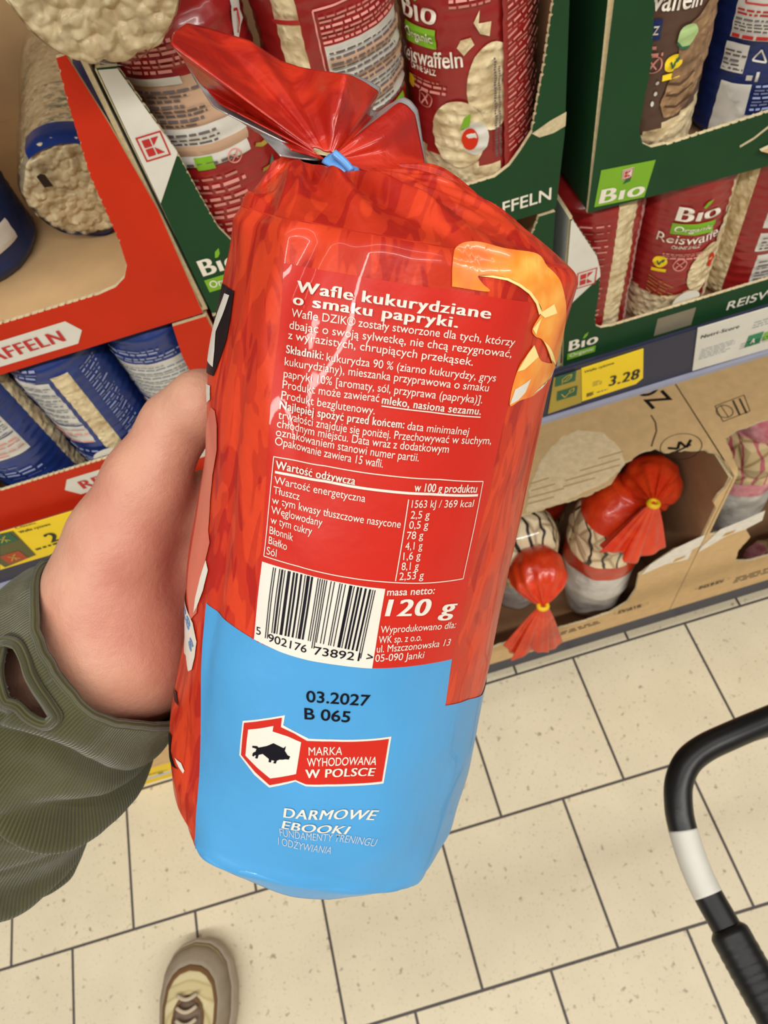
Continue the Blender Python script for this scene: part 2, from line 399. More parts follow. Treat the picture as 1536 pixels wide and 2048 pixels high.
def shop_logo(ink, cx, cz, s, ang=0):
    """square frame and the split arrow mark inside"""
    c, n = math.cos(ang), math.sin(ang); rot = lambda P: [(cx+s*(c*a-n*b), cz+s*(n*a+c*b)) for a, b in P]
    o, i = 1, .88
    for P in ([(-o, i), (o, i), (o, o), (-o, o)], [(-o, -o), (o, -o), (o, -i), (-o, -i)], [(-o, -i), (-i, -i), (-i, i), (-o, i)], [(i, -i), (o, -i), (o, i), (i, i)],
              [(-.66, .06), (-.06, .06), (-.06, .66), (-.66, .66)], [(-.66, -.66), (-.06, -.66), (-.06, -.06), (-.66, -.06)],
              [(.06, .06), (.66, .66), (.06, .66)], [(.06, -.66), (.66, -.66), (.06, -.06)]): ink.poly(rot(P))
def bio(x, z, h, parent, fm, white=INK_W, organic=True, tilt=0, leafm=LIME, local=False, tagh=.9):
    """the word Bio with a leaf for its dot, Organic tag under it"""
    w = h*2.15; ink = Ink(); ink.text('Bıo', x, z, x+w, z, h, .028); ink.put('lettering', fm, white, parent, local)
    l = Ink(); cx = x+w*.50; l.poly([(cx-h*.10, z+h*.88), (cx+h*.02, z+h*1.22), (cx+h*.28, z+h*1.38), (cx+h*.22, z+h*1.05), (cx+h*.05, z+h*.86)]); l.put('leaf_print', fm, leafm, parent, local)
    if organic:
        t0 = z-h*.18-h*tagh; g = Ink(); g.rect(x-h*.05, t0, x+w*.95, t0+h*tagh*.92, .004); g.put('tag_print', fm, LIME, parent, local)
        g = Ink(); g.text('Organic', x+h*.12, t0+h*.25, x+w*.88, t0+h*.25, h*tagh*.48, .012)
        return g
# upper red carton, left
XL0, XL1 = -.36, -.0825
inner = [(-.096, 1.3215), (-.1015, 1.301), (-.111, 1.258), (-.1155, 1.210), (-.119, 1.192), (-.125, 1.183), (-.134, 1.178), (-.147, 1.1762)]
lip = teeth([(-.147, 1.1762), (-.30, 1.1765)], -.0012, .005)
lip = [p for p in lip]
front = [(-.0865, 1.1345), (-.0828, 1.225), (-.0865, 1.285), (-.0905, 1.322)] + [(-.096, 1.322)] +  teeth(inner[:4], .0008, .006) + inner[4:-1] + lip + [(-.33, 1.20), (-.345, 1.322), (-.36, 1.322), (-.36, 1.1345)]
cu = carton('display_carton', 'red rice cake carton on top of the left stack, white lettered band on its lip', 'red display cartons', XL0, XL1, 1.1345, 1.322, front, RED, side=WHITEB, inside=M('tan_board_inside', (200, 164, 118), .85))
Ink().poly([(-.30, 1.1425), (-.181, 1.1415), (-.1725, 1.152), (-.179, 1.1635), (-.30, 1.1635)], .01).put('white_band', FRONT, WHITEB, cu)
Ink().text('REISWAFFELN', -.290, 1.1475, -.187, 1.1475, .0105, .028).put('lettering', FRONT2, REDINK, cu)
# lower red carton
front = [(-.36, .9565), (-.0875, .9565), (-.0855, 1.131), (-.112, 1.131), (-.117, 1.10), (-.119, 1.05), (-.122, 1.03), (-.13, 1.017), (-.145, 1.0115)] + teeth([(-.145, 1.0115), (-.325, 1.0115)], -.0012, .005) + [(-.335, 1.02), (-.345, 1.131), (-.36, 1.131)]
cl = carton('display_carton', 'red carton of rice cakes at the bottom of the left stack, blue packs in it', 'red display cartons', XL0, XL1-.002, .9565, 1.131, front, RED)
Ink().poly([(-.1, .975), (-.268, .975), (-.277, .9875), (-.268, 1.0005), (-.1, 1.0005)], .01).put('white_band', FRONT, WHITEB, cl)
Ink().text('REISWAFFELN', -.262, .9815, -.135, .9815, .012, .028).put('lettering', FRONT2, REDINK, cl)
Ink().add([(-.222+.014*math.cos(a), 1.0115+.008*math.sin(a)) for a in np.linspace(0, PI, 14)], [tuple(range(14))]).put('finger_tab', front_map(YF+.004), WHITEB, cl)
# upper green carton in the middle
inn_l = [(-.068, 1.31), (-.062, 1.282), (-.0565, 1.255), (-.054, 1.225), (-.051, 1.199)]
inn_r = [(.144, 1.1735), (.155, 1.179), (.163, 1.188), (.1705, 1.198)]
front = [(-.0805, 1.132), (.1915, 1.132), (.1945, 1.19), (.191, 1.31), (.1835, 1.31)] + teeth([(.1835, 1.29), (.1775, 1.24), (.1705, 1.198)], .001, .0055) + inn_r[::-1][1:] + teeth([(.143, 1.1735), (-.02, 1.1725)], -.0008, .006) + [(-.035, 1.176), (-.046, 1.186)] + teeth(inn_l[::-1], .0011, .006) + [(-.079, 1.312)]
cm = carton('display_carton', 'green carton with white corner panel holding dark red packs, behind the red bag', 'green display cartons', -.0805, .1925, 1.132, 1.31, front, GREEN)
Ink().poly([(-.0793, 1.2275), (-.0562, 1.2555), (-.0625, 1.282), (-.0685, 1.309), (-.0785, 1.311)], .02).put('white_corner', FRONT, WHITEB, cm)
k = Ink(); shop_logo(k, -.0682, 1.2635, .0078, .0); k.put('shop_logo', FRONT2, REDINK, cm)
bio(-.0745, 1.1655, .0135, cm, FRONT, organic=True).put('tag_lettering', FRONT2, INK_W, cm)
Ink().text('REISWAFFELN', .098, 1.1415, .1868, 1.1415, .0098, .012).put('lettering', FRONT, INK_W, cm)
tp = np.array([(.1705, 1.198), (.176, 1.2), (.183, 1.203), (.1945, 1.206), (.1945, 1.196), (.186, 1.1935), (.176, 1.1935)])
Ink().poly([tuple(p) for p in tp]).put('torn_strip', FRONT, CORE, cm)
# lower green carton in the middle (mostly hidden by the bag)
front = [(-.081, .9565), (.1905, .9565), (.191, 1.129)] + teeth([(.178, 1.129), (.168, 1.10), (.164, 1.05)], .001, .0055) + [(.158, 1.02), (.14, 1.0), (-.03, 1.0), (-.05, 1.02), (-.055, 1.05), (-.062, 1.10), (-.073, 1.129), (-.081, 1.129)]
cml = carton('display_carton', 'green carton under the green carton behind the red bag, only its posts showing', 'green display cartons', -.0812, .191, .9565, 1.129, front, GREEN)
# lower right green carton
inn = [(.2055, 1.1175), (.2195, 1.093), (.2300, 1.074), (.2345, 1.056), (.2362, 1.036), (.2360, 1.0), (.2375, .990)]
front = [(.2085, .9455), (.49, .9455), (.49, 1.115), (.478, 1.115), (.468, 1.03), (.46, .995), (.44, .982)] + teeth([(.44, .9815), (.25, .983)], -.0006, .007)[:-1] + [(.243, .985)] + teeth(inn[::-1], .0007, .005) + [(.2036, 1.1175), (.2045, 1.03)]
cr2 = carton('display_carton', 'green carton of rice cakes standing on the shelf above the price label', 'green display cartons', .2036, .49, .9455, 1.1175, front, GREEN, side=GREYB)
Ink().poly([(.2045, 1.0225), (.2353, 1.0495), (.2340, 1.058), (.2295, 1.0735), (.2190, 1.0925), (.2058, 1.1165), (.2042, 1.1165)], .02).put('white_corner', FRONT, WHITEB, cr2)
k = Ink(); shop_logo(k, .2225, 1.0525, .0088, .0); k.put('shop_logo', FRONT2, REDINK, cr2)
bio(.2125, .9665, .0135, cr2, FRONT, organic=True, tagh=.7).put('tag_lettering', FRONT2, INK_W, cr2)
Ink().text('REISWAFFELN', .372, .9565, .478, .9565, .0105, .012).put('lettering', FRONT, INK_W, cr2)
Ink().rect(.300, .951, .338, .974, .02).put('paper_sticker', FRONT, M('grey_beige_sticker', (134, 124, 104), .8), cr2)
Ink().add([(.328+.0135*math.cos(a), .982+.0115*math.sin(a)) for a in np.linspace(0, PI, 16)], [tuple(range(16))]).put('finger_tab', front_map(YF+.004), WHITEB, cr2)
# upper right green carton
inn = [(.2465, 1.262), (.2515, 1.222), (.2502, 1.184)]
front = [(.2175, 1.1185), (.365, 1.111), (.372, 1.134), (.362, 1.158)] + teeth([(.352, 1.1585), (.272, 1.157)], -.0009, .006)[:-1] + [(.262, 1.159), (.2545, 1.1645), (.2505, 1.175)] + teeth(inn[::-1], .0007, .0055) + [(.2455, 1.30), (.221, 1.30)]
cru = carton('display_carton', 'green carton with lime tag on its corner, brown and navy packs in it, top right', 'green display cartons', .2178, .47, 1.1195, 1.30, front, GREEN)
Ink().poly([tuple(onY(*p, YF)[[0, 2]]) for p in ((1188, 414), (1288, 393.5), (1311, 319), (1202, 340))], .02).put('lime_tag', FRONT, LIME, cru)
q0 = onY(1196, 407, YF); q1 = onY(1286, 388, YF)
g = Ink(); g.text('Bıo', q0[0], q0[2], q1[0], q1[2], .0118, .028); g.put('lettering', FRONT2, INK_W, cru)
q = onY(1250, 366, YF); Ink().poly([(q[0]-.002, q[2]), (q[0], q[2]+.0035), (q[0]+.004, q[2]+.005), (q[0]+.0035, q[2]+.001)]).put('leaf_print', FRONT2, DKG, cru)
q = onY(1254.5, 346, YF); Ink().rect(q[0]-.0042, q[2]-.0042, q[0]+.0042, q[2]+.0042).put('logo_plate', FRONT2, WHITEB, cru)
k = Ink(); shop_logo(k, q[0], q[2], .0038); k.put('shop_logo', FRONT3, REDINK, cru)
prism('torn_flap', [(.352, 1.130), (.372, 1.134), (.41, 1.119), (.41, 1.09), (.385, 1.112)], lambda a, b, q: (a, YF-.004+q, b), .003, [KRAFT, KRAFTIN, CORE], cru)
Ink().line([(.335, 1.137), (.345, 1.1405), (.358, 1.149), (.364, 1.157)], .0022).put('torn_edge', FRONT, CORE, cru)

# ------------------------------------------------------------------ packs of rice cakes
class Pack:
    """round film pack; local frame: z up, printed front towards -y"""
    def __init__(s, label, cat, group, loc, r, h, rotz=0, mat=None, seed=1, name='rice_cake_pack', rough=1., tuft=True):
        s.o = thing(name, label, cat, loc, rotz, group, mat); s.r, s.h, s.seed, s.rough, s.tuft = r, h, seed, rough, tuft; s.z = []
    def prof(s, z, ph):
        r, h = s.r, s.h
        b = np.clip(z/.009, 0, 1); e = np.clip((h-z)/.010, 0, 1)
        rr = r*(1-.12*(1-b)**2-.16*(1-e)**2)
        up = np.clip((z-h)/.035, 0, 1); rr = np.where(z > h, r*(.84*(1-up)**1.4+.16)+np.where(up > .85, (up-.85)*.06, 0), rr)
        w = .0006*np.cos(z/.0088*2*PI)+.0008*lattice_noise(ph*2.2, z*45, 0, s.seed)+.0005*lattice_noise(ph*7, z*120, 0, s.seed+3)
        return rr+w*s.rough+np.where(z > h, .003*np.sin(ph*9+s.seed)*up, 0)
    def P(s, ph, z, off=0):
        rr = s.prof(z, ph)+off; return np.stack([rr*np.sin(ph), -rr*np.cos(ph), z+0*ph], 1)
    def body(s, zones, n=120):
        """zones: list of (part name, material, fn(phi,z)->bool); first true wins"""
        zs = np.unique(np.concatenate([np.linspace(0, .012, 6), np.linspace(.012, s.h-.012, 52), np.linspace(s.h-.012, s.h, 6), np.linspace(s.h, s.h+.045, 12) if s.tuft else [s.h]]))
        ph = -PI+2*PI*np.arange(n)/n; PH, Z = np.meshgrid(ph, zs); V = s.P(PH.ravel(), Z.ravel()); Fs = grid_faces(n, len(zs))
        cp = PH[:-1].ravel()+PI/n; cz = ((Z[:-1]+Z[1:])/2).ravel(); who = np.full(len(Fs), len(zones)-1)
        for k in range(len(zones)-1, -1, -1): who[np.asarray(zones[k][2](cp, cz), bool) & np.ones(len(Fs), bool)] = k
        Fa = np.array(Fs); V = np.vstack([V, [[0, 0, .002]]]); c0 = len(V)-1
        for k, (nm, mt, _) in enumerate(zones):
            f = [tuple(x) for x in Fa[who == k]]
            if k == len(zones)-1:
                f += [(c0, (i+1) % n, i) for i in range(n)]
                if not s.tuft: V = np.vstack([V, [[0, 0, s.h]]]); f += [(len(V)-1, (len(zs)-1)*n+i, (len(zs)-1)*n+(i+1) % n) for i in range(n)]
            if not f: continue
            used = np.unique(np.concatenate([np.array(q) for q in f])); mp_ = -np.ones(len(V), int); mp_[used] = np.arange(len(used))
            mk(nm, V[used], [tuple(mp_[list(q)]) for q in f], mt, s.o, local=True)
        return s
    def map(s, off): return lambda x, y: s.P(np.asarray(x)/s.r, np.asarray(y), off)
    def ink(s, nm, mt, ink, lay=1): ink.put(nm, s.map(.0007*lay+.0004), mt, s.o, local=True, smooth=True); return s
allz = lambda p, z: np.ones_like(p, bool)
def band(p0, p1, z0, z1): return lambda p, z: (p > R(p0)) & (p < R(p1)) & (z > z0) & (z < z1)
def no_gluten(P, x, z, r, lay=1):
    k = Ink(); k.ring(x, z, r, r*.16); k.line([(x-r*.5, z-r*.6), (x+r*.5, z+r*.6)], r*.2); k.line([(x-r*.5, z+r*.5), (x+r*.4, z-r*.5)], r*.16)
    P.ink('crossed_grain_mark', PINKINK, k, lay)
def vegan(P, x, z, r):
    P.ink('vegan_mark', YEL, Ink().disc(x, z, r, step=.006).rect(x-r, z-r*1.75, x+r*1.05, z-r*1.15, .006), 1)
    P.ink('leaf_mark', DKG, Ink().line([(x-r*.35, z+r*.3), (x-r*.05, z-r*.5), (x+r*.15, z+r*.25)], r*.2).poly([(x+r*.1, z+r*.1), (x+r*.25, z+r*.5), (x+r*.7, z+r*.6), (x+r*.5, z+r*.15)]), 2)
def bio_front(P, x, z, h, sub=True):
    fm = P.map(.0011); fm2 = P.map(.0018)
    bio(x, z, h, P.o, fm, organic=True, local=True, leafm=LIME).put('tag_lettering', fm2, INK_W, P.o, local=True)
    zz = z-h*2.05; P.ink('lettering', INK_W, Ink().text('Reiswaffeln', x-h*.85, zz, x+h*3.1, zz, h*.62, .012), 1)
    P.ink('lettering', INK_W, Ink().text('OHNE SALZ', x+h*.15, zz-h*.55, x+h*1.9, zz-h*.55, h*.26, .012), 1)
    P.ink('fine_print', PINKINK, Ink().fine(x-h*.3, zz-h*1.5, x+h*2.3, zz-h*.75, 3, .5, 5), 1)
def waffle_disc(P, x, z, rx, ry=None, lay=1):
    P.ink('waffle_picture', RICE, Ink().disc(x, z, rx, ry, 36, .006), lay)
YP = .4865; PR = .0420
BLUEF = M('blue_film', (30, 52, 118), .33, .14, 60, .35, 100, coat=.2)
BLP = M('pale_blue_ink', (150, 160, 196), .5)
# --- middle carton: three dark red packs
G = 'dark red rice cake packs in the upper green carton'
a = Pack('dark red pack beside the white carton corner, beige text block over a green tag', 'rice cakes', G, (-.0345, YP, 1.1355), .0425, .186, 0, seed=2, tuft=False)
a.body([('nutrition_panel', BEIGE, band(-60, 32, .116, .158)), ('print_film', PACKRED, allz)])
a.ink('white_stripe', LABELW, Ink().rect(-.040, .117, .0235, .1285, .004).rect(-.036, .103, .0215, .110, .004).rect(-.040, .154, -.004, .159, .004))
a.ink('beige_stripe', BEIGE, Ink().rect(-.036, .110, .023, .117, .004))
a.ink('fine_print', GREYINK, Ink().fine(-.036, .130, .004, .153, 8, .5, 3), 1).ink('fine_print', GREYINK, Ink().fine(-.036, .118, .006, .1275, 3, .4, 9).fine(-.03, .104, .012, .109, 1, .4, 4), 2)
a.ink('fine_print', PINKINK, Ink().fine(-.036, .161, .01, .18, 6, .5, 8)).ink('fine_print', PINKINK, Ink().fine(-.022, .030, .012, .098, 14, .42, 4))
a.ink('green_tag', LIME, Ink().rect(-.0150, .1010, -.0035, .1095, .004), 2); no_gluten(a, .0100, .1045, .0048, 2)
a.ink('grain_picture', M('yellow_grain', (170, 150, 60), .5), Ink().line([(.026, .103), (.031, .100), (.038, .099)], .0025).line([(.025, .086), (.033, .084), (.040, .081)], .0025).line([(.024, .068), (.032, .066), (.042, .067)], .003).line([(.024, .060), (.032, .058), (.042, .060)], .0025).line([(.026, .074), (.034, .072), (.042, .076)], .002))
a.ink('leaf_picture', M('teal_leaf', (72, 120, 100), .5), Ink().poly([(.030, .072), (.035, .080), (.037, .090), (.032, .086), (.029, .078)]))
k = Ink(); k.poly([(.034, .158), (.050, .166), (.054, .19), (.040, .175)], .006); a.ink('white_corner', LABELW, k); a.ink('shop_logo', REDINK, Ink().line([(.040, .163), (.047, .172), (.042, .174)], .0014), 2)
b = Pack('dark red pack with white and beige nutrition table, in the middle of the green carton', 'rice cakes', G, (.0545, YP, 1.1355), .0430, .215, 0, seed=5)
b.body([('waffle_window', RICE, band(-49, -27, .02, .20)), ('nutrition_panel', LABELW, band(-13, 76, .105, .150)), ('print_film', PACKRED, allz)])
k = Ink()
for z_ in (.112, .125, .138): k.rect(-.008, z_, .054, z_+.006, .004)
b.ink('beige_row', BEIGE, k).ink('fine_print', GREYINK, Ink().fine(-.007, .106, .046, .149, 15, .42, 6), 2)
b.ink('red_strip', REDINK, Ink().rect(-.037, .1635, -.020, .1665, .004)).ink('frame_line', PINKINK, Ink().line([(-.0112, .105), (-.0112, .170), (.05, .172)], .001))
b.ink('fine_print', PINKINK, Ink().fine(-.009, .152, .044, .168, 6, .45, 12)).ink('green_tag', LIME, Ink().rect(.0300, .091, .0440, .102, .004)); no_gluten(b, .021, .098, .0045)
c = Pack('dark red pack with lettered front and two waffle pictures, right end of the green carton', 'rice cakes', G, (.1435, YP, 1.1355), .0425, .215, 0, seed=8)
c.body([('waffle_window', RICE, lambda p, z: (z < .046-.008*p) & (p > R(-80)) & (p < R(10))), ('print_film', PACKRED, allz)])
fm = c.map(.0011); fm2 = c.map(.0018)
bio(-.0585, .139, .0130, c.o, fm, organic=True, local=True).put('tag_lettering', fm2, INK_W, c.o, local=True)
c.ink('lettering', INK_W, Ink().text('Reiswaffeln', -.066, .1120, -.0158, .1155, .0090, .012)).ink('lettering', INK_W, Ink().text('OHNE SALZ', -.056, .1085, -.034, .1085, .0036, .012))
c.ink('fine_print', PINKINK, Ink().fine(-.055, .097, -.028, .106, 3, .5, 5)); no_gluten(c, -.0450, .0915, .0062); c.ink('yellow_mark', YEL, Ink().disc(-.058, .099, .003, .005, 14))
waffle_disc(c, .002, .0985, .0165, .0275); waffle_disc(c, -.0215, .0700, .0185, .0235, 2)
c.ink('white_spread', LABELW, Ink().disc(-.0105, .068, .0085, .012, 20, .006), 3); c.ink('tomato_picture', RED, Ink().disc(-.0140, .0685, .0052, .0072, 18), 4); c.ink('leaf_picture', LIME, Ink().poly([(-.020, .075), (-.0170, .083), (-.0125, .0865), (-.0140, .0775)]), 4)
c.ink('print_strip', PACKRED, Ink().rect(.0085, .030, .030, .175, .005), 3)
c.ink('barcode_stripe', GREYINK, Ink().fine(.0020, .052, .0036, .118, 40, .7, 2).fine(.0048, .052, .0062, .112, 46, .7, 3), 4)
c.ink('fine_print', PINKINK, Ink().fine(.0115, .052, .044, .165, 34, .34, 21, .22), 4)
c.ink('crumb_picture', RICE, Ink().poly([(-.0190, .126), (-.0165, .1305), (-.0105, .1315), (-.0085, .1265), (-.0120, .1245), (-.0150, .1215)]).poly([(-.0085, .139), (-.0045, .145), (-.0055, .138), (.0020, .1375), (.0005, .130), (-.0050, .1325)]))
c.ink('fine_print', PINKINK, Ink().fine(-.0220, .148, .004, .157, 3, .5, 31)); c.ink('foil_base', LABELW, Ink().rect(.016, .034, .034, .046, .004), 4)
# --- lower right carton: three packs
G = 'dark red rice cake packs in the lower green carton'
d = Pack('pack turned sideways with a long waffle window, beside the white carton corner', 'rice cakes', G, (.2462, YP, .949), .0405, .165, 0, seed=11, tuft=False)
d.body([('waffle_window', RICE, band(4, 31, .004, .16)), ('side_seam', M('pale_pink_seam', (196, 150, 144), .4), band(46, 64, .004, .16)), ('print_film', PACKRED, allz)])
d.ink('fine_print', PINKINK, Ink().fine(-.028, .02, -.004, .15, 20, .2, 55))
e = Pack('dark red pack with lettered front in the middle of the lower green carton', 'rice cakes', G, (.3275, YP, .949), .0405, .165, 0, seed=12, tuft=False)
e.body([('waffle_window', RICE, lambda p, z: (z < .040-.012*np.cos(p*1.2+.5)+.012) & (p > R(-80)) & (p < R(24))), ('waffle_window', RICE, band(36, 80, .0, .16)), ('print_film', PACKRED, allz)])
fm = e.map(.0011); fm2 = e.map(.0018)
i_ = Ink(); i_.text('Bıo', -.0245, .1235, .0125, .1200, .0125, .028); i_.put('lettering', fm, INK_W, e.o, True)
e.ink('leaf_print', LIME, Ink().poly([(-.0045, .134), (-.0015, .1385), (.0030, .140), (.0015, .1355), (-.0025, .133)]))
e.ink('tag_print', LIME, Ink().poly([(-.0262, .1095), (.0105, .1055), (.0110, .1165), (-.0258, .1200)], .004)); e.ink('tag_lettering', INK_W, Ink().text('Organic', -.0235, .1125, .0085, .1092, .0052, .012), 2)
e.ink('lettering', INK_W, Ink().text('Reiswaffeln', -.0365, .1010, .0300, .0945, .0088, .0)).ink('lettering', INK_W, Ink().text('OHNE SALZ', -.0225, .0935, .0020, .0915, .0042, .012))
e.ink('fine_print', PINKINK, Ink().fine(-.028, .083, .008, .0905, 3, .5, 5, -.08))
vegan(e, -.0290, .0790, .0062); no_gluten(e, -.0120, .0765, .0060); waffle_disc(e, .0140, .0640, .0170, .0260); e.ink('tomato_picture', RED, Ink().disc(.0190, .0700, .0038, .0075, 16), 2)
e.ink('grain_picture', M('gold_grain', (176, 120, 60), .5), Ink().fine(-.036, .046, -.012, .066, 5, .3, 3, -.5)); waffle_disc(e, .0295, .094, .0075, .024)
f = Pack('dark red pack with white label block, right of the lettered pack in the green carton', 'rice cakes', G, (.4095, YP, .949), .0405, .165, 0, seed=13, tuft=False)
f.body([('waffle_window', RICE, band(-90, -52, .004, .16)), ('nutrition_panel', LABELW, band(-22, 40, .012, .055)), ('nutrition_panel', LABELW, band(-26, 40, .062, .080)), ('nutrition_panel', LABELW, band(-26, 40, .088, .12)), ('print_film', PACKRED, allz)])
f.ink('fine_print', GREYINK, Ink().fine(-.012, .016, .02, .052, 9, .4, 41).fine(-.016, .064, .02, .079, 4, .4, 42))
# --- upper right carton: brown and navy packs
G = 'packs in the upper right green carton'
g = Pack('brown pack with rice cake picture and yellow mark, in the top right green carton', 'rice cakes', G, (.2735, YP, 1.123), .0400, .205, 0, seed=21)
g.body([('waffle_window', RICE, lambda p, z: (z < .046+.010*p) & (p > R(-70)) & (p < R(75))), ('print_film', BROWN, allz)])
g.ink('lettering', INK_W, Ink().text('Reiswaffeln', -.0460, .1275, .0110, .1205, .0115, .012)).ink('navy_tag', NAVY, Ink().rect(-.0280, .1065, -.0135, .1185, .004)).ink('lettering', INK_W, Ink().text('SALZ', -.0265, .1095, -.0150, .1095, .0058, .012), 2)
g.ink('fine_print', PINKINK, Ink().fine(-.030, .096, -.010, .104, 2, .5, 6)); no_gluten(g, -.0150, .0905, .0058)
g.ink('waffle_stack_picture', RICEB, Ink().poly([(-.002, .052), (-.006, .062), (-.002, .080), (.001, .090), (.000, .100), (.006, .112), (.024, .124), (.036, .112), (.034, .084), (.028, .066), (.016, .056), (.006, .050)], .005), 1)
for zz in (.058, .066, .074): g.ink('shadow_line', M('dark_crust', (84, 56, 40), .7), Ink().line([(-.003, zz+.002), (.006, zz-.001), (.018, zz+.003)], .0018), 2)
g.ink('cucumber_picture', M('pale_green', (168, 196, 130), .5), Ink().disc(.0045, .1050, .0068, .0068, 20, .005), 2); g.ink('cucumber_skin', DKG, Ink().line([(-.0020, .102), (.0010, .0985), (.0060, .098)], .0014), 3)
vegan(g, -.0020, .0890, .0058)
g.ink('seed_picture', LABELW, Ink().disc(-.0105, .078, .0011, .0016, 10).disc(-.0105, .0705, .0011, .0016, 10).disc(-.0115, .0635, .0011, .0016, 10))
h_ = Pack('navy pack with white text blocks in the top right green carton', 'rice cakes', G, (.369, YP+.008, 1.123), .0425, .205, 0, seed=23)
h_.body([('print_film', NAVY, allz)])
h_.ink('white_block', LABELW, Ink().rect(-.0475, .077, -.008, .125, .005).rect(-.0490, .0545, -.0325, .0735, .005)).ink('white_block', LABELW, Ink().poly([(-.0475, .006), (-.0460, .0470), (-.0245, .0470), (-.0240, .025), (.0, .022), (.0, .006)], .005))
h_.ink('fine_print', GREYINK, Ink().fine(-.048, .056, -.033, .071, 5, .45, 6), 2).ink('red_print', REDINK, Ink().fine(-.046, .0925, -.01, .098, 2, .5, 2).fine(-.046, .078, -.01, .082, 1, .6, 3), 2)
h_.ink('fine_print', GREYINK, Ink().fine(-.046, .0825, -.01, .092, 4, .42, 16), 2).ink('red_frame', REDINK, Ink().line([(-.042, .1), (-.024, .1), (-.024, .112), (-.042, .112), (-.042, .1)], .001), 2)
h_.ink('fine_print', BLP, Ink().fine(-.0215, .028, .01, .048, 7, .45, 26)).ink('triangle_mark', LABELW, Ink().line([(-.0285, .064), (-.0245, .0715), (-.0195, .063), (-.0285, .064)], .0011)).ink('bin_mark', LABELW, Ink().rect(-.0295, .050, -.0255, .054).line([(-.0225, .049), (-.0225, .056)], .002))
# --- lower left carton: three blue packs
G = 'blue rice cake packs in the lower red carton'
def blue_pack(label, x, seed, l0, l1, w0, w1, zb, zt):
    p = Pack(label, 'rice cakes', G, (x, YP, .960), .0400, .168, 0, seed=seed, tuft=False)
    dg = lambda q: math.degrees(q/.04)
    p.body([('waffle_window', RICE, band(dg(w0), dg(w1), .004, .150)), ('nutrition_panel', LABELW, band(dg(l0), dg(l1), zb, zt)), ('nutrition_panel', LABELW, band(dg(l0)-20, dg(l1), .012, .028)), ('print_film', BLUEF, allz)])
    p.ink('blue_line', BLUEF, Ink().line([(l0, zb+.024), (l1, zb+.024)], .0016))
    p.ink('fine_print', M('blue_grey_ink', (120, 128, 140), .5), Ink().fine(l0+.002, zb+.026, l1-.001, zt-.002, 13, .35, seed), 1)
    p.ink('red_print', PINKINK, Ink().fine(l0+.002, zb+.002, l1-.001, zb+.022, 4, .3, seed+4), 1).ink('fine_print', BLP, Ink().fine(l0, zt+.002, l1-.002, zt+.018, 4, .4, seed+8).fine(w1+.008, .03, w1+.024, .15, 34, .3, seed+9, .2).fine(l0, zb-.03, l1-.002, zb-.008, 4, .3, seed+3), 1)
    return p
blue_pack('blue pack with white label block, between the other two in the lower red carton', -.2190, 31, -.044, -.006, -.002, .0135, .068, .146)
blue_pack('blue pack at the left edge of the photo in the lower red carton', -.3015, 32, -.025, .022, .041, .054, .080, .146)
blue_pack('blue pack with wide white label under the corner of the upper red carton', -.1365, 33, -.048, .022, .045, .055, .066, .134)
# --- upper red carton: lying pack and a dark blue pack
G = 'rice cake packs in the upper red carton'
def rice_cake(name, parent, c, nrm, upv, r, seed, thick=.008, big=1.):
    """one puffed round cake: blobs of puffed grain on a disc"""
    nrm = np.array(nrm, float); nrm /= np.linalg.norm(nrm); upv = np.array(upv, float); upv -= (upv@nrm)*nrm; upv /= np.linalg.norm(upv); rt = np.cross(upv, nrm)
    rg = np.random.default_rng(seed); sp = .0064*big; pts = []
    for a_ in np.arange(-r, r+sp, sp):
        for b_ in np.arange(-r, r+sp, sp):
            q = np.array([a_+(0.5*sp if int(round(b_/sp)) % 2 else 0), b_])+rg.uniform(-.38, .38, 2)*sp
            if np.hypot(*q) < r*1.01: pts.append([q[0], q[1], rg.uniform(.75, 1.3), rg.uniform(0, PI)])
    pts = np.array(pts); nr, na = 64, 260
    rad = np.linspace(0, r, nr); A, Rr = np.meshgrid(2*PI*np.arange(na)/na, rad); x, y = (Rr*np.cos(A)).ravel(), (Rr*np.sin(A)).ravel()
    best = np.full(len(x), -1.)
    for px, py, s_, an in pts:
        dx, dy = x-px, y-py; u = (dx*math.cos(an)+dy*math.sin(an))/1.25; v_ = -dx*math.sin(an)+dy*math.cos(an)
        best = np.maximum(best, s_*.8-(u*u+v_*v_)/(sp*.72)**2)
    hgt = np.maximum(best, -.9)*.0030*big
    edge = np.clip((r-np.hypot(x, y))/(.006), 0, 1); hgt = hgt-(1-edge)**2*.003
    jag = 1+.02*lattice_noise(np.arctan2(y, x)*9, 0, 0, seed)*(np.hypot(x, y)/r)
    V = np.array(c)+ (x*jag)[:, None]*rt+(y*jag)[:, None]*upv+hgt[:, None]*nrm
    Fs = grid_faces(na, nr); last = (nr-1)*na; n0 = len(V)
    ring2 = np.array(c)+(r*.985*np.cos(A[-1]))[:, None]*rt+(r*.985*np.sin(A[-1]))[:, None]*upv-thick*nrm; V = np.vstack([V, ring2, [np.array(c)-thick*nrm]])
    Fs += [(last+i, last+(i+1) % na, n0+(i+1) % na, n0+i) for i in range(na)]+[(n0+i, n0+(i+1) % na, n0+na) for i in range(na)]
    return mk(name, V, Fs, RICE, parent)
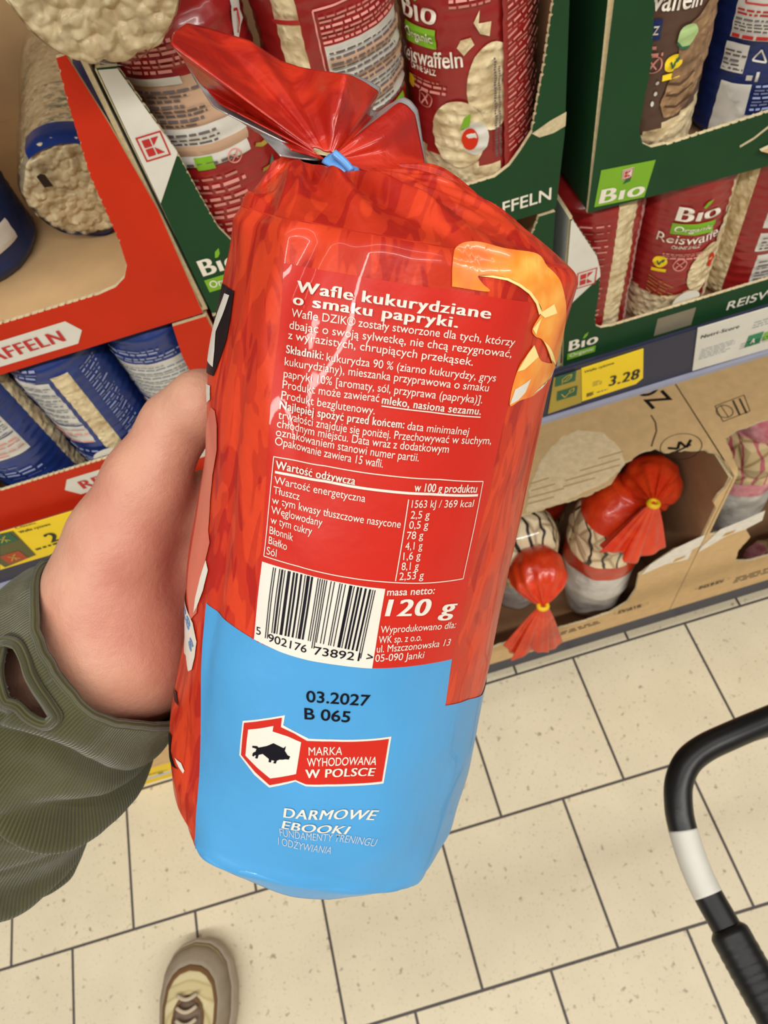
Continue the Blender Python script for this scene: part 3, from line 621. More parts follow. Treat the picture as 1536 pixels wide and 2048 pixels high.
def lying_pack(label, cx, y0, cz, r, ln, filmmat, nblue, seed, tilt=0):
    o = thing('rice_cake_pack', label, 'rice cakes', (cx, y0, cz-r), group=G); ax = np.array([0, math.cos(tilt), math.sin(tilt)]); upv = np.array([0, -math.sin(tilt), math.cos(tilt)])
    k = int(ln/.0092)
    for i in range(k):
        rc = rice_cake('rice_cake', o, np.array([cx, y0, cz])+ax*.0092*i, -ax, upv, r*(.985 if i == 0 else .97+.012*random.random()), seed+i) if i == 0 else None
    # the stack behind the first cake, cake edges as ridges
    nz, na = k*6, 96; ts = np.linspace(.004, ln, nz); V = []
    for t_ in ts:
        rr = r*(.975-.045*abs(math.sin(PI*t_/.0092))**6*1.0)
        for j in range(na):
            an = 2*PI*j/na; q = rr+.0006*math.sin(an*23+t_*900)+.0005*math.sin(an*41); V.append(np.array([cx, y0, cz])+ax*t_+q*(math.cos(an)*np.array([1, 0, 0])+math.sin(an)*upv))
    mk('rice_cake_stack', V, grid_faces(na, nz), RICE, o)
    # clear film sleeve with blue printed bands
    ts = np.linspace(-.004, ln+.004, 40); V = []
    for t_ in ts:
        e = max(0, min(1, (t_+.004)/.01)); rr = r*(.93+.085*e**.5)
        for j in range(na):
            an = 2*PI*j/na; q = rr+.0012*math.sin(an*7+t_*60)*(.6+.4*math.sin(an*3)); V.append(np.array([cx, y0, cz])+ax*t_+q*(math.cos(an)*np.array([1, 0, 0])+math.sin(an)*upv))
    Fs = grid_faces(na, 40); cen = [((i % na)+.5)*2*PI/na for i in range(len(Fs))]; row = [i//na for i in range(len(Fs))]
    blue = [i for i in range(len(Fs)) if nblue(math.degrees(cen[i]), ts[row[i]])]; bs = set(blue)
    mk('clear_film', V, [Fs[i] for i in range(len(Fs)) if i not in bs], FILM, o)
    if blue: mk('printed_band', V, [Fs[i] for i in blue], BLUEF, o)
    cap = [np.array([cx, y0, cz])-ax*(.0045+.0012*math.sin(j*.7))+(r*.92)*(math.cos(2*PI*j/na)*np.array([1, 0, 0])+math.sin(2*PI*j/na)*upv) for j in range(na)]+[np.array([cx, y0, cz])-ax*.0035]
    mk('end_film', cap, [(j, (j+1) % na, na) for j in range(na)], FILM, o)
    return o
lp = lying_pack('rice cake pack lying inside the upper red carton, its round end towards us', -.156, .562, 1.1815, .0420, .19, FILM, lambda an, t_: (28 < an < 62) or (an > 180 and t_ < .006) or (62 <= an < 120 and t_ < .018), 5)
q = np.array([-.1765, .5560, 1.194]); Ink().poly([(0, 0), (.0065, -.001), (.0065, .011), (.004, .013), (0, .0115)]).put('black_mark', plane_map(q, (1, 0, 0), (0, -.25, .97)), INK_K, lp)
big = lying_pack('large clear pack with its puffed round rice cake facing us, top left of the photo', -.0560, .404, 1.3655, .0412, .17, FILM, lambda an, t_: False, 60)
n_ = Pack('dark blue pack standing in shade at the far left of the upper red carton', 'rice cakes', G, (-.262, .585, 1.1385), .050, .25, R(20), seed=41, tuft=False)
n_.body([('print_film', M('deep_blue_film', (20, 40, 84), .35, .1, 60, .3, 100), allz)]); n_.ink('fine_print', BLP, Ink().fine(-.01, .05, .03, .085, 7, .4, 3)).ink('white_block', LABELW, Ink().rect(-.02, .022, .035, .04, .005))

# ------------------------------------------------------------------ price labels on the rails
def rail_label(name, label, cat, pts, Y, mat, group=None):
    P = [onY(*p, Y) for p in pts]; c = sum(P)/len(P); o = thing(name, label, cat, tuple(c), group=group)
    prism('card', [(p[0], p[2]) for p in P], lambda a, b, q: (a, Y+q, b), .0009, [mat, mat, mat], o); return o
def px_text(o, nm, s, S, E_, h, Y, mat, off=0):
    a, b = onY(*S, Y), onY(*E_, Y); i = Ink(); i.text(s, a[0], a[2], b[0], b[2], h, off, up=np.array([0, 1.])); i.put(nm, front_map(Y), mat, o)
YR = .4272
y1 = rail_label('price_label', 'yellow price label reading 3.28 on the rail under the green carton', 'price label', [(1164, 803), (1272, 768), (1286, 756), (1287, 698), (1163, 738)], YR, YEL, 'yellow shelf price labels')
Yt = YR-.0004
px_text(y1, 'price', '3.28', (1217, 773), (1277, 757), .0150, Yt, INK_K, .028)
px_text(y1, 'lettering', 'Wafle ryżowe', (1168, 747), (1228, 728), .0034, Yt, INK_K, .012)
q = onY(1179, 789, Yt); i_ = Ink(); i_.fine(q[0]-.003, q[2]-.003, q[0]+.0045, q[2]+.003, 6, .8, 3); i_.put('code_mark', front_map(Yt), INK_K, y1)
q = onY(1190, 786, Yt); i_ = Ink(); i_.fine(q[0]+.002, q[2]-.001, q[0]+.014, q[2]+.0015, 1, .6, 4).fine(q[0]-.004, q[2]+.012, q[0]+.006, q[2]+.02, 3, .3, 5); i_.put('fine_print', front_map(Yt), GREYINK, y1)
y2 = rail_label('diet_mark_card', 'yellow card with two dark green leaf squares, left of the 3.28 label', 'price label', [(1096, 828), (1163, 805), (1162, 740), (1108, 757)], YR, M('olive_yellow_card', (176, 152, 58), .6))
for (cx_, cy_, kind) in ((1131, 758, 0), (1134, 787, 1)):
    q = onY(cx_, cy_, Yt); i_ = Ink(); i_.rect(q[0]-.0105, q[2]-.0075, q[0]+.0105, q[2]+.0075); i_.put('green_square', front_map(Yt), DKG, y2)
    i_ = Ink(); x_, z_ = q[0], q[2]
    if kind == 0: i_.line([(x_-.004, z_-.005), (x_+.001, z_), (x_+.005, z_+.004)], .0007).line([(x_-.003, z_-.003), (x_-.0035, z_+.001), (x_+.001, z_+.0045), (x_+.006, z_+.005), (x_+.0055, z_), (x_+.002, z_-.003), (x_-.003, z_-.003)], .0008)
    else: i_.line([(x_-.006, z_+.002), (x_-.002, z_-.005), (x_+.003, z_+.003)], .0009).line([(x_+.002, z_), (x_+.002, z_+.004), (x_+.007, z_+.006), (x_+.0065, z_+.001), (x_+.002, z_)], .0008)
    i_.put('leaf_mark', front_map(Yt-.0004), M('yellow_line', (214, 190, 70), .5), y2)
y3 = rail_label('nutrition_card', 'white printed card with a traffic light score bar on the right of the rail', 'card', [(1385, 742), (1560, 691), (1565, 607), (1396, 657)], YR, WHITEB)
px_text(y3, 'lettering', 'Nutri-Score', (1401, 678), (1478, 656), .0048, Yt, INK_K, .028)
q = onY(1398, 716, Yt); i_ = Ink(); i_.fine(q[0], q[2]-.003, q[0]+.036, q[2]+.014, 6, .35, 3).fine(q[0]+.044, q[2]-.006, q[0]+.075, q[2]+.004, 3, .35, 6).fine(q[0]+.050, q[2]+.021, q[0]+.08, q[2]+.032, 3, .35, 7); i_.put('fine_print', front_map(Yt), M('light_grey_ink', (150, 150, 160), .6), y3)
q = onY(1493, 684, Yt)
for k_, cc in enumerate(((36, 130, 90), (120, 180, 60), (240, 200, 60), (232, 130, 50), (220, 70, 50))):
    i_ = Ink(); x_ = q[0]+(.010 if k_ else 0)+.0075*k_-(.0 if k_ else 0); w_ = .016 if k_ == 0 else .0075; hh = .0085 if k_ == 0 else .0062
    i_.rect(x_, q[2]-hh, x_+w_, q[2]+hh); i_.put('score_square', front_map(Yt), M('score_%d' % k_, cc, .5), y3)
px_text(y3, 'lettering', 'A', (1499, 688), (1509, 685), .007, Yt-.0004, INK_W, .028)
yl = rail_label('price_label', 'yellow rice waffle price label under the lower red carton, partly behind the hand', 'price label', [(0, 1066), (160, 1018), (290, 980), (270, 1060), (60, 1122), (0, 1140)], YR, YEL, 'yellow shelf price labels')
px_text(yl, 'lettering', 'Wafle ryżowe', (40, 1067), (102, 1050), .0036, Yt, INK_K, .028); px_text(yl, 'lettering', 'Classic', (32, 1058), (73, 1047), .0030, Yt, INK_K, .012)
px_text(yl, 'price', '2.28', (102, 1086), (190, 1060), .0160, Yt, INK_K, .028)
q = onY(72, 1100, Yt); i_ = Ink(); i_.fine(q[0], q[2]-.001, q[0]+.034, q[2]+.003, 1, .7, 4); i_.put('fine_print', front_map(Yt), INK_K, yl)
i_ = Ink(); i_.poly([tuple(onY(*p, Yt)[[0, 2]]) for p in ((0, 1068), (26, 1062), (72, 1110), (10, 1135), (0, 1128))]); i_.put('olive_corner', front_map(Yt), M('olive_print', (96, 92, 50), .6), yl)
for (cx_, cy_, m_) in ((8, 1078, DKG), (28, 1114, M('brick_print', (176, 70, 40), .6))):
    q = onY(cx_, cy_, Yt); i_ = Ink(); i_.rect(q[0]-.010, q[2]-.008, q[0]+.010, q[2]+.008); i_.put('mark_square', front_map(Yt-.0004), m_, yl)
    i_ = Ink(); i_.line([(q[0]-.005, q[2]-.004), (q[0], q[2]+.001), (q[0]+.004, q[2]+.005)], .0008).line([(q[0]-.004, q[2]+.004), (q[0]+.004, q[2]-.004)], .0008).line([(q[0], q[2]-.005), (q[0]+.001, q[2]+.004)], .0008); i_.put('leaf_mark', front_map(Yt-.0008), M('yellow_line', (214, 190, 70), .5), yl)
YB = .4478
yb = rail_label('price_label', 'yellow price label on the bottom rail, seen between the sleeve and the red bag', 'price label', [(250, 1588), (350, 1556), (352, 1510), (270, 1535)], YB, YEL, 'yellow shelf price labels')
q = onY(322, 1546, YB-.0004); i_ = Ink(); i_.rect(q[0]-.006, q[2]-.006, q[0]+.004, q[2]+.004).fine(q[0]-.03, q[2]+.008, q[0]+.03, q[2]+.016, 2, .5, 3); i_.put('code_mark', front_map(YB-.0004), M('brown_grey_ink', (110, 96, 60), .6), yb)

# ------------------------------------------------------------------ kraft boxes on the bottom shelf
def kraft_box(label, x0, x1, z0, z1, front, top, depth=.40, group='kraft boxes on the bottom shelf'):
    o = thing('kraft_box', label, 'box', ((x0+x1)/2, YF+depth/2, z0), group=group); th = .004
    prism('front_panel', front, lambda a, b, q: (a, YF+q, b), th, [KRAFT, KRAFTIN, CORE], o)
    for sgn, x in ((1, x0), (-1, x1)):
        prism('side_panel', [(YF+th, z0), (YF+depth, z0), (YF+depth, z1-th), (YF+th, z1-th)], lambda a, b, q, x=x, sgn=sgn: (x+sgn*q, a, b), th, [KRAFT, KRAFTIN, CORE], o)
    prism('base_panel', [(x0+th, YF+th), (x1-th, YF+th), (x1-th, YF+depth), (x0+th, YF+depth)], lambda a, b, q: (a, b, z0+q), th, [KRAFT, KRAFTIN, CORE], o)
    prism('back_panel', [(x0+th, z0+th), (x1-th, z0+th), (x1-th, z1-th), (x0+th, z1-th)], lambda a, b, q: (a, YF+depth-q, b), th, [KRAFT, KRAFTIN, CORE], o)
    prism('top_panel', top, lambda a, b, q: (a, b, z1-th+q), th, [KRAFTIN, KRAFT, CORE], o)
    return o
def rough(pts, amp=.0015, step=.004, seed=0):
    """torn edge: jitter along a polyline"""
    rr = random.Random(seed); out = []
    for a_, b_ in zip(pts[:-1], pts[1:]):
        a_, b_ = np.array(a_, float), np.array(b_, float); L = np.linalg.norm(b_-a_); k = max(1, int(L/step)); d_ = (b_-a_)/L; nn = np.array([-d_[1], d_[0]])
        out += [tuple(a_+(b_-a_)*i/k+nn*rr.uniform(-amp, amp)) for i in range(k)]
    return out+[tuple(pts[-1])]
XA0, XA1, ZB0, ZB1 = .085, .4765, .1235, .604
P2 = lambda pts, z: [tuple(onZ(*p, z)[:2]) for p in pts]
F2 = lambda pts: [tuple(onY(*p, YF)[[0, 2]]) for p in pts]
top = [(XA0, .835), (XA0, .4395)] + rough([(XA0+.01, .4386)]+P2([(1045, 1030), (1100, 1012), (1145, 1000), (1185, 985), (1222, 966), (1252, 925), (1285, 903), (1310, 896), (1330, 903), (1370, 899), (1410, 899), (1435, 907), (1455, 930)], ZB1), .0012, .005, 3) + [(XA1, .445), (XA1, .835)]
LX = lambda pts, hi=None, lo=None: [(min(max(a, lo if lo else -9), hi if hi else 9), b) for a, b in pts]
front = [(XA0, ZB0), (XA1, ZB0), (XA1, ZB1-.004), (XA1-.002, ZB1-.004), (XA1-.004, .575), (XA1-.011, .560), (XA1-.013, .540), (XA1-.004, .52), (XA1-.004, .43)] + LX(F2([(1392, 1090), (1350, 1100), (1312, 1125)]), XA1-.006) + rough(F2([(1312, 1125), (1290, 1142), (1278, 1150)]), .001, .005, 4)[1:] + F2([(1272, 1180), (1255, 1205), (1222, 1225)]) + rough(F2([(1222, 1225), (1170, 1243), (1100, 1262), (1040, 1280), (1000, 1290)]), .0016, .004, 6)[1:] + [(XA0, .20)]
ka = kraft_box('kraft box with torn top holding orange snack bags, right of the red bag', XA0, XA1, ZB0, ZB1, front, top)
ZT = ZB1+.0004; TOPM = lambda z: (lambda x, y: np.stack([x, y, np.full(len(x), z)], 1))
tear = P2([(1052, 1026), (1060, 974), (1082, 918), (1120, 876), (1156, 860), (1208, 866), (1240, 896), (1250, 930), (1215, 962), (1150, 994), (1090, 1016)], ZT)
i_ = Ink(); i_.poly(rough(tear+[tear[0]], .0012, .006, 8)[:-1], .03); i_.put('torn_paper_layer', TOPM(ZT), M('stripped_kraft', (232, 208, 166), .95, .1, 120, .5, 400), ka)
RID = M('flute_ridge', (188, 158, 112), .9)
i_ = Ink()
for k_, (p0, p1) in enumerate((((1056, 1008), (1108, 994)), ((1058, 996), (1128, 977)), ((1062, 982), (1110, 968)), ((1060, 968), (1098, 956)), ((1126, 974), (1190, 956)), ((1130, 962), (1240, 930)), ((1160, 942), (1240, 918)), ((1196, 918), (1246, 903)))): i_.line(P2([p0, p1], ZT), .0022)
rdg = i_.put('flute_ridge', TOPM(ZT+.0005), RID, ka)
i_ = Ink(); i_.line(P2([(1302, 830), (1311, 845), (1313, 862), (1306, 882), (1303, 893)], ZT), .0022); i_.put('crease', TOPM(ZT), M('brown_crease', (96, 70, 46), .9), ka)
i_ = Ink(); c_ = onZ(1362, 893, ZT); i_.ring(c_[0], c_[1], .030, .0012, 36, .022); c2 = c_; i_.line([(c2[0]-.018, c2[1]+.004), (c2[0]-.006, c2[1]-.002), (c2[0]+.002, c2[1]+.008), (c2[0]+.006, c2[1]-.004), (c2[0]+.018, c2[1]+.006)], .004); i_.line([(c2[0]-.012, c2[1]-.006), (c2[0]+.014, c2[1]-.002)], .0025); i_.put('stamp', TOPM(ZT), INK_K, ka)
i_ = Ink(); c_ = onZ(1345, 800, ZT); i_.text('ZO', c_[0], c_[1], c_[0]-.010, c_[1]+.050, .034, .012); i_.put('lettering', TOPM(ZT), INK_K, ka)
q0 = onY(1282, 1212, YF); i_ = Ink(); i_.fine(q0[0]-.045, q0[2]-.004, q0[0]+.002, q0[2]+.012, 3, .7, 9); i_.ring(q0[0]-.020, q0[2]+.004, .034, .0008, 24, .012); i_.put('code_mark', FRONT, M('dark_brown_ink', (70, 54, 38), .7), ka)
q0 = onY(1130, 1263, YF); i_ = Ink(); i_.fine(q0[0]-.04, q0[2]-.012, q0[0]+.07, q0[2]+.008, 2, .55, 19); i_.put('fine_print', FRONT, MATS['dark_brown_ink'], ka)
TAPE = M('clear_tape', (236, 230, 218), .25, .1, 90, .4, 150)
i_ = Ink(); i_.poly(LX(F2([(1281, 1150), (1300, 1128), (1350, 1096), (1395, 1075), (1425, 1064), (1420, 1084), (1385, 1098), (1375, 1118), (1330, 1128)]), XA1-.0005), .02); i_.put('packing_tape', front_map(YF-.0008), TAPE, ka)
i_ = Ink()
for (cx_, cy_) in ((1357, 1117),): q = onY(cx_, cy_, YF); i_.poly([(q[0]-.010, q[2]-.006), (q[0]+.008, q[2]-.002), (q[0]+.012, q[2]+.006), (q[0]-.006, q[2]+.004)])
i_.put('tape_print', front_map(YF-.0012), M('ochre_print', (206, 150, 50), .5), ka)
# right kraft box
XB0, XB1 = .4785, .86
top = [(XB0, .835), (XB0, .4395), (XB0+.004, .4386)] + rough(P2([(1475, 935), (1462, 905), (1450, 875), (1470, 862), (1500, 850), (1536, 838)], ZB1), .0012, .005, 13) + [(XB1-.04, .62), (XB1-.03, .44), (XB1, .44), (XB1, .835)]
front = [(XB0, ZB0), (XB1, ZB0), (XB1, ZB1-.004), (XB1-.03, ZB1-.004), (XB1-.04, .32)] + rough(F2([(1536, 1112), (1500, 1122), (1470, 1122), (1478, 1100), (1500, 1075), (1490, 1052)]), .001, .006, 15) + [(XB0+.005, .425), (XB0+.004, .5), (XB0+.004, ZB1-.004), (XB0, ZB1-.004)]
kb = kraft_box('kraft box with pink wrapped bags, at the right edge of the photo', XB0, XB1, ZB0, ZB1, front, top)
q0 = onY(1432, 1166, YF); i_ = Ink(); i_.fine(q0[0]-.034, q0[2]-.006, q0[0]+.014, q0[2]+.010, 3, .7, 29); i_.ring(q0[0]-.008, q0[2]+.003, .034, .0008, 24, .012); i_.put('code_mark', FRONT, MATS['dark_brown_ink'], kb)
i_ = Ink(); i_.poly([(XB0, .388)]+LX(F2([(1440, 1058), (1490, 1038), (1530, 1020), (1524, 1040), (1490, 1058), (1455, 1070)]), None, XB0+.001)+[(XB0, .372)], .02); i_.put('packing_tape', front_map(YF-.0008), TAPE, kb)
q = onY(1456, 1066, YF); i_ = Ink(); i_.poly([(q[0]-.008, q[2]-.006), (q[0]+.008, q[2]-.002), (q[0]+.012, q[2]+.006), (q[0]-.006, q[2]+.004)]); i_.put('tape_print', front_map(YF-.0012), MATS['ochre_print'], kb)
q0 = onY(1500, 1150, YF); i_ = Ink(); i_.fine(q0[0]-.03, q0[2]-.016, q0[0]+.08, q0[2]+.014, 3, .5, 39); i_.put('fine_print', FRONT, MATS['dark_brown_ink'], kb)
P3 = P2([(1430, 812), (1488, 790), (1500, 822), (1446, 843)], ZT)
i_ = Ink(); i_.line(P3+[P3[0]], .0012); c_ = onZ(1465, 818, ZT); i_.ring(c_[0]-.012, c_[1], .012, .0014, 20).line([(c_[0]-.012, c_[1]-.012), (c_[0]-.012, c_[1]+.012)], .0012).line([(c_[0]+.004, c_[1]-.014), (c_[0]+.008, c_[1]+.014)], .003).line([(c_[0]+.014, c_[1]-.014), (c_[0]+.018, c_[1]+.014)], .003); i_.put('handling_mark', TOPM(ZT), MATS['dark_brown_ink'], kb)
kc = kraft_box('kraft box on the bottom shelf, a sliver of it seen beside the sleeve', -.80, -.30, ZB0, .56, rough([(-.80, .30), (-.80, ZB0)], .0001) + [(-.30, ZB0), (-.30, .30)], [(-.80, .60), (-.30, .60), (-.30, .835), (-.80, .835)])
i_ = Ink(); q0 = onY(318, 1494, YF); i_.fine(q0[0]-.06, q0[2]-.008, q0[0]+.06, q0[2]+.02, 3, .5, 49); i_.put('fine_print', FRONT, MATS['dark_brown_ink'], kc)

# ------------------------------------------------------------------ the red bag of corn waffles held in the hand
BA = np.array([.00640728, -.08233111, .21747728]); BB = np.array([-.03145397, .12795519, .29850478]); BL = np.linalg.norm(BB-BA)
RA, RB = .052, .0579221
bax = (BB-BA)/BL; bm_ = (BA+BB)/2; bc = -bm_+(bm_@bax)*bax; bc /= np.linalg.norm(bc); bl = np.cross(bax, bc); bl = bl if bl[0] < 0 else -bl
S_BOT = .2045; RM = .055
def brad(s): return RA+(RB-RA)*s/BL
def bwr(ph, s):
    """creases of the film: radial offset"""
    d = .0010*lattice_noise(ph*1.6, s*22, 0, 3)+.0004*lattice_noise(ph*5, s*60, 0, 5)
    top = np.exp(-np.clip(s, 0, 1)/.012)
    d = d+top*(.0010*np.sin(ph*11+1)+.0012*lattice_noise(ph*7, 0, 0, 8))
    cr_ = np.abs(((ph-R(24)-.10*np.sin(s*70)-s*.6)))            # crease running down left of the middle
    d = d-.0007*np.exp(-(cr_/.06)**2)*np.exp(-((s-.02)/.045)**2)+.0004*np.exp(-((cr_-.12)/.05)**2)*np.exp(-((s-.02)/.04)**2)
    sf = .1985+.0045*(ph/R(42))**2; d = d+np.where(np.abs(ph) < R(48), .0011*np.exp(-((s-sf)/.0011)**2)-.0024*np.clip((s-sf)/.0045, 0, 1), 0)
    low = np.exp(-np.clip(S_BOT-s, 0, 1)/.022)
    d = d+low*(.0014*np.sin(ph*5+s*90)+.0010*lattice_noise(ph*4, s*60, 0, 12))
    left = np.exp(-((ph-R(72))/.28)**2)
    d = d+left*.0012*np.sin(s*95+ph*3)
    d = d-.0010*np.exp(-((ph-R(44))/.05)**2)*np.exp(-((s-.09)/.06)**2)
    return d
def bagP(ph, s, off=0.):
    ph, s = np.asarray(ph, float), np.asarray(s, float); r = brad(s)+bwr(ph, s)+off
    edge = np.clip((.0035-s)/.0035, 0, 1); r = r-.0022*edge**2
    lo = np.clip((s-(S_BOT-.004))/.004, 0, 1); r = r-.0022*lo**2
    fl_ = np.clip(1-np.abs(ph+R(13))/R(62), 0, 1)*np.clip((s-.190)/(S_BOT-.190), 0, 1)**2*.0085; s = s+fl_
    p = BA+s[:, None]*bax+(r*np.cos(ph))[:, None]*bc+(r*np.sin(ph))[:, None]*bl
    return p
def px2bag(p):
    """where a photo point lies on the bag: (x along the girth, y along the length), metres"""
    d = np.array([(p[0]-768)/FPX, (p[1]-1024)/FPX, 1.]); d /= np.linalg.norm(d); k = (RB-RA)/BL
    da = d@bax; oa = -BA@bax; dp = d-da*bax; op = -BA-oa*bax
    a_ = dp@dp-(k*da)**2; b_ = 2*dp@op-2*k*da*(RA+k*oa); c_ = op@op-(RA+k*oa)**2; D = max(b_*b_-4*a_*c_, 0)
    P = (-b_-math.sqrt(D))/(2*a_)*d-BA; s = P@bax; P = P-s*bax
    return np.array([-math.atan2(P@bl, P@bc)*RM, -s])
def bag_map(off): return lambda x, y: C2W(bagP(-np.asarray(x)/RM, -np.asarray(y), off))
bag = thing('snack_bag', 'red and blue bag of paprika corn waffles held up in the hand', 'snack bag', tuple(C2W(BB)))
# film with a flame print
t = NT('flame_print_film'); v = t.coords('UV'); mpn = t.node('ShaderNodeMapping'); mpn.inputs['Scale'].default_value = (74, 20, 1); t.link(v, mpn.inputs[0])
wn = t.noise(v, 26, 2); 
f1 = t.noise(mpn.outputs[0], 1.0, 1.5, .45, 1.6); f2 = t.noise(mpn.outputs[0], 2.1, 1, .4, 1.2)
m1 = t.node('ShaderNodeMixRGB'); m1.inputs[0].default_value = .5
t.link(t.ramp(f1, [(.485, lin((172, 34, 22))), (.505, lin((210, 65, 32)))]), m1.inputs[1])
t.link(t.ramp(f2, [(.47, lin((168, 32, 22))), (.50, lin((206, 60, 30)))]), m1.inputs[2]); t.col(m1.outputs[0])
t.set(Roughness=.40, Specular_IOR_Level=.25, Coat_Weight=.22, Coat_Roughness=.03)
cw = t.coords(); nv = t.node('ShaderNodeTexVoronoi', feature='DISTANCE_TO_EDGE'); nv.inputs['Scale'].default_value = 62; nz_ = t.node('ShaderNodeTexNoise'); nz_.inputs['Scale'].default_value = 45; t.link(cw, nz_.inputs['Vector'])
sc_ = t.node('ShaderNodeVectorMath', operation='MULTIPLY_ADD'); sc_.inputs[1].default_value = (.02, .02, .02); t.link(nz_.outputs['Color'], sc_.inputs[0]); t.link(cw, sc_.inputs[2]); t.link(sc_.outputs[0], nv.inputs['Vector'])
sm_ = t.node('ShaderNodeMath', operation='MULTIPLY_ADD'); sm_.inputs[1].default_value = .5; t.link(nv.outputs['Distance'], sm_.inputs[0]); t.link(t.noise(cw, 130, 3, .5), sm_.inputs[2]); t.bump(sm_.outputs[0], .32, .0016); FLAME = t.m
def gloss(name, c, rough=.32, coat=.35, b=.22):
    t = NT(name); v = t.coords(); L = np.array(lin(c)[:3]); t.col(t.ramp(t.noise(v, 30, 3), [(.3, tuple(L*.96)+(1,)), (.7, tuple(np.minimum(L*1.04, 1))+(1,))]))
    t.set(Roughness=.40, Specular_IOR_Level=.25, Coat_Weight=coat*.62, Coat_Roughness=.03); t.bump(t.noise(v, 130, 3, .5), b, .0012); MATS[name] = t.m; return t.m
PANEL = gloss('panel_red_film', (194, 40, 28)); BLUEP = gloss('sky_blue_film', (76, 152, 206)); BINK = gloss('bag_white_ink', (222, 216, 204), .35, .2); BBLK = gloss('bag_black_ink', (14, 12, 22), .4, .1)
nphi, rows = 420, 300
ss = np.linspace(0, S_BOT, rows); phs = -PI+2*PI*np.arange(nphi)/nphi
NK = np.array([(650-768)/FPX, (322-1024)/FPX, 1.])*.2085      # neck of the bag
nk_ax = -bax*.9+bc*.25; nk_ax /= np.linalg.norm(nk_ax)
nx = bl-(bl@nk_ax)*nk_ax; nx /= np.linalg.norm(nx); ny = bc-(bc@nk_ax)*nk_ax; ny /= np.linalg.norm(ny)
V = []; U = []
nsh = 60
rim0 = bagP(phs, np.zeros(nphi)); neck0 = NK+.0098*(np.cos(phs)[:, None]*ny*.75+np.sin(phs)[:, None]*nx)
for i in range(nsh):                                            # gathered shoulder, neck to rim
    w = i/nsh; base = neck0*(1-w)[..., None] if False else neck0*(1-w)+rim0*w
    hump = np.sin(PI*w)
    back = np.exp(-((phs+R(105))/.95)**2); leftc = np.exp(-((phs-R(62))/.16)**2)
    lift = hump*(.0020+.0065*back)+.0050*leftc*np.clip((w-.72)/.28, 0, 1)*np.clip((1-w)/.08, 0, 1)
    pl = (.0022*np.sin(phs*9+1.2*np.sin(phs*2))+.0016*lattice_noise(phs*6, w*3, 0, 4)+.0012*lattice_noise(phs*14, w*5, 0, 6))*hump*(1.15-w)*1.5
    V.append(base-bax*(lift+pl)[:, None]+bc*(.4*pl)[:, None]); U.append(np.stack([(V[-1]-BA)@bl, (V[-1]-BA)@bc*1.6], 1))
for s_ in ss: V.append(bagP(phs, np.full(nphi, s_))); U.append(np.stack([phs*RM, np.full(nphi, -s_)], 1))
for i in range(1, 9):                                           # folded base
    w = i/8; r_ = (brad(S_BOT)-.0022)*(1-w); flap = .0085*np.clip(1-np.abs(phs+R(13))/R(62), 0, 1)*math.exp(-(w/.3)**2)
    V.append(BA+bax*(S_BOT+.0015*math.sin(PI*w)+flap)[:, None] if False else BA+np.outer(S_BOT+.0016*math.sin(PI*w)+flap, bax)+(r_*np.cos(phs))[:, None]*bc+(r_*np.sin(phs))[:, None]*bl); U.append(np.stack([phs*RM, np.full(nphi, -S_BOT-.03*w)], 1))
nr_ = len(V); V = np.array(V)
for _ in range(3):                                              # soften the rim fold
    k0, k1 = nsh-4, nsh+5; V[k0:k1] = .25*V[k0-1:k1-1]+.5*V[k0:k1]+.25*V[k0+1:k1+1]
fm_ = []
for j in range(nr_-1):
    s_ = ss[j-nsh] if nsh <= j < nsh+rows else (-1 if j < nsh else 1)
    fm_ += [1 if s_ > S_BOT-.0015 or (s_ > .1435 and not R(38) < p_ < R(105)) else 0 for p_ in phs]
mk('printed_film', C2W(V.reshape(-1, 3)), grid_faces(nphi, nr_), [FLAME, BLUEP], bag, fm_, uv=np.array(U).reshape(-1, 2))
# the gathered ruffle above the neck
outl = [(583, 300), (540, 262), (500, 238), (440, 208), (400, 165), (362, 112), (341, 88), (346, 66), (374, 47), (420, 58), (500, 82), (532, 104), (560, 122), (600, 135), (650, 143), (700, 150), (728, 164), (757, 183), (752, 200), (741, 216), (738, 232), (752, 235), (770, 222), (800, 205), (815, 212), (829, 228), (834, 250), (842, 290), (848, 318), (852, 350), (830, 357), (790, 356), (745, 352), (712, 348)]
outl = np.array(outl, float); cl_ = np.concatenate([[0], np.cumsum(np.linalg.norm(np.diff(outl, axis=0), axis=1))]); NB = 200
oq = np.stack([np.interp(np.linspace(0, cl_[-1], NB), cl_, outl[:, k]) for k in (0, 1)], 1)
cen = np.array([657., 322.]); av = oq-cen; ln_ = np.linalg.norm(av, axis=1); ang = np.unwrap(np.arctan2(-av[:, 1], -av[:, 0]))
wv = lattice_noise(np.linspace(0, 9, NB), 0, 0, 21)
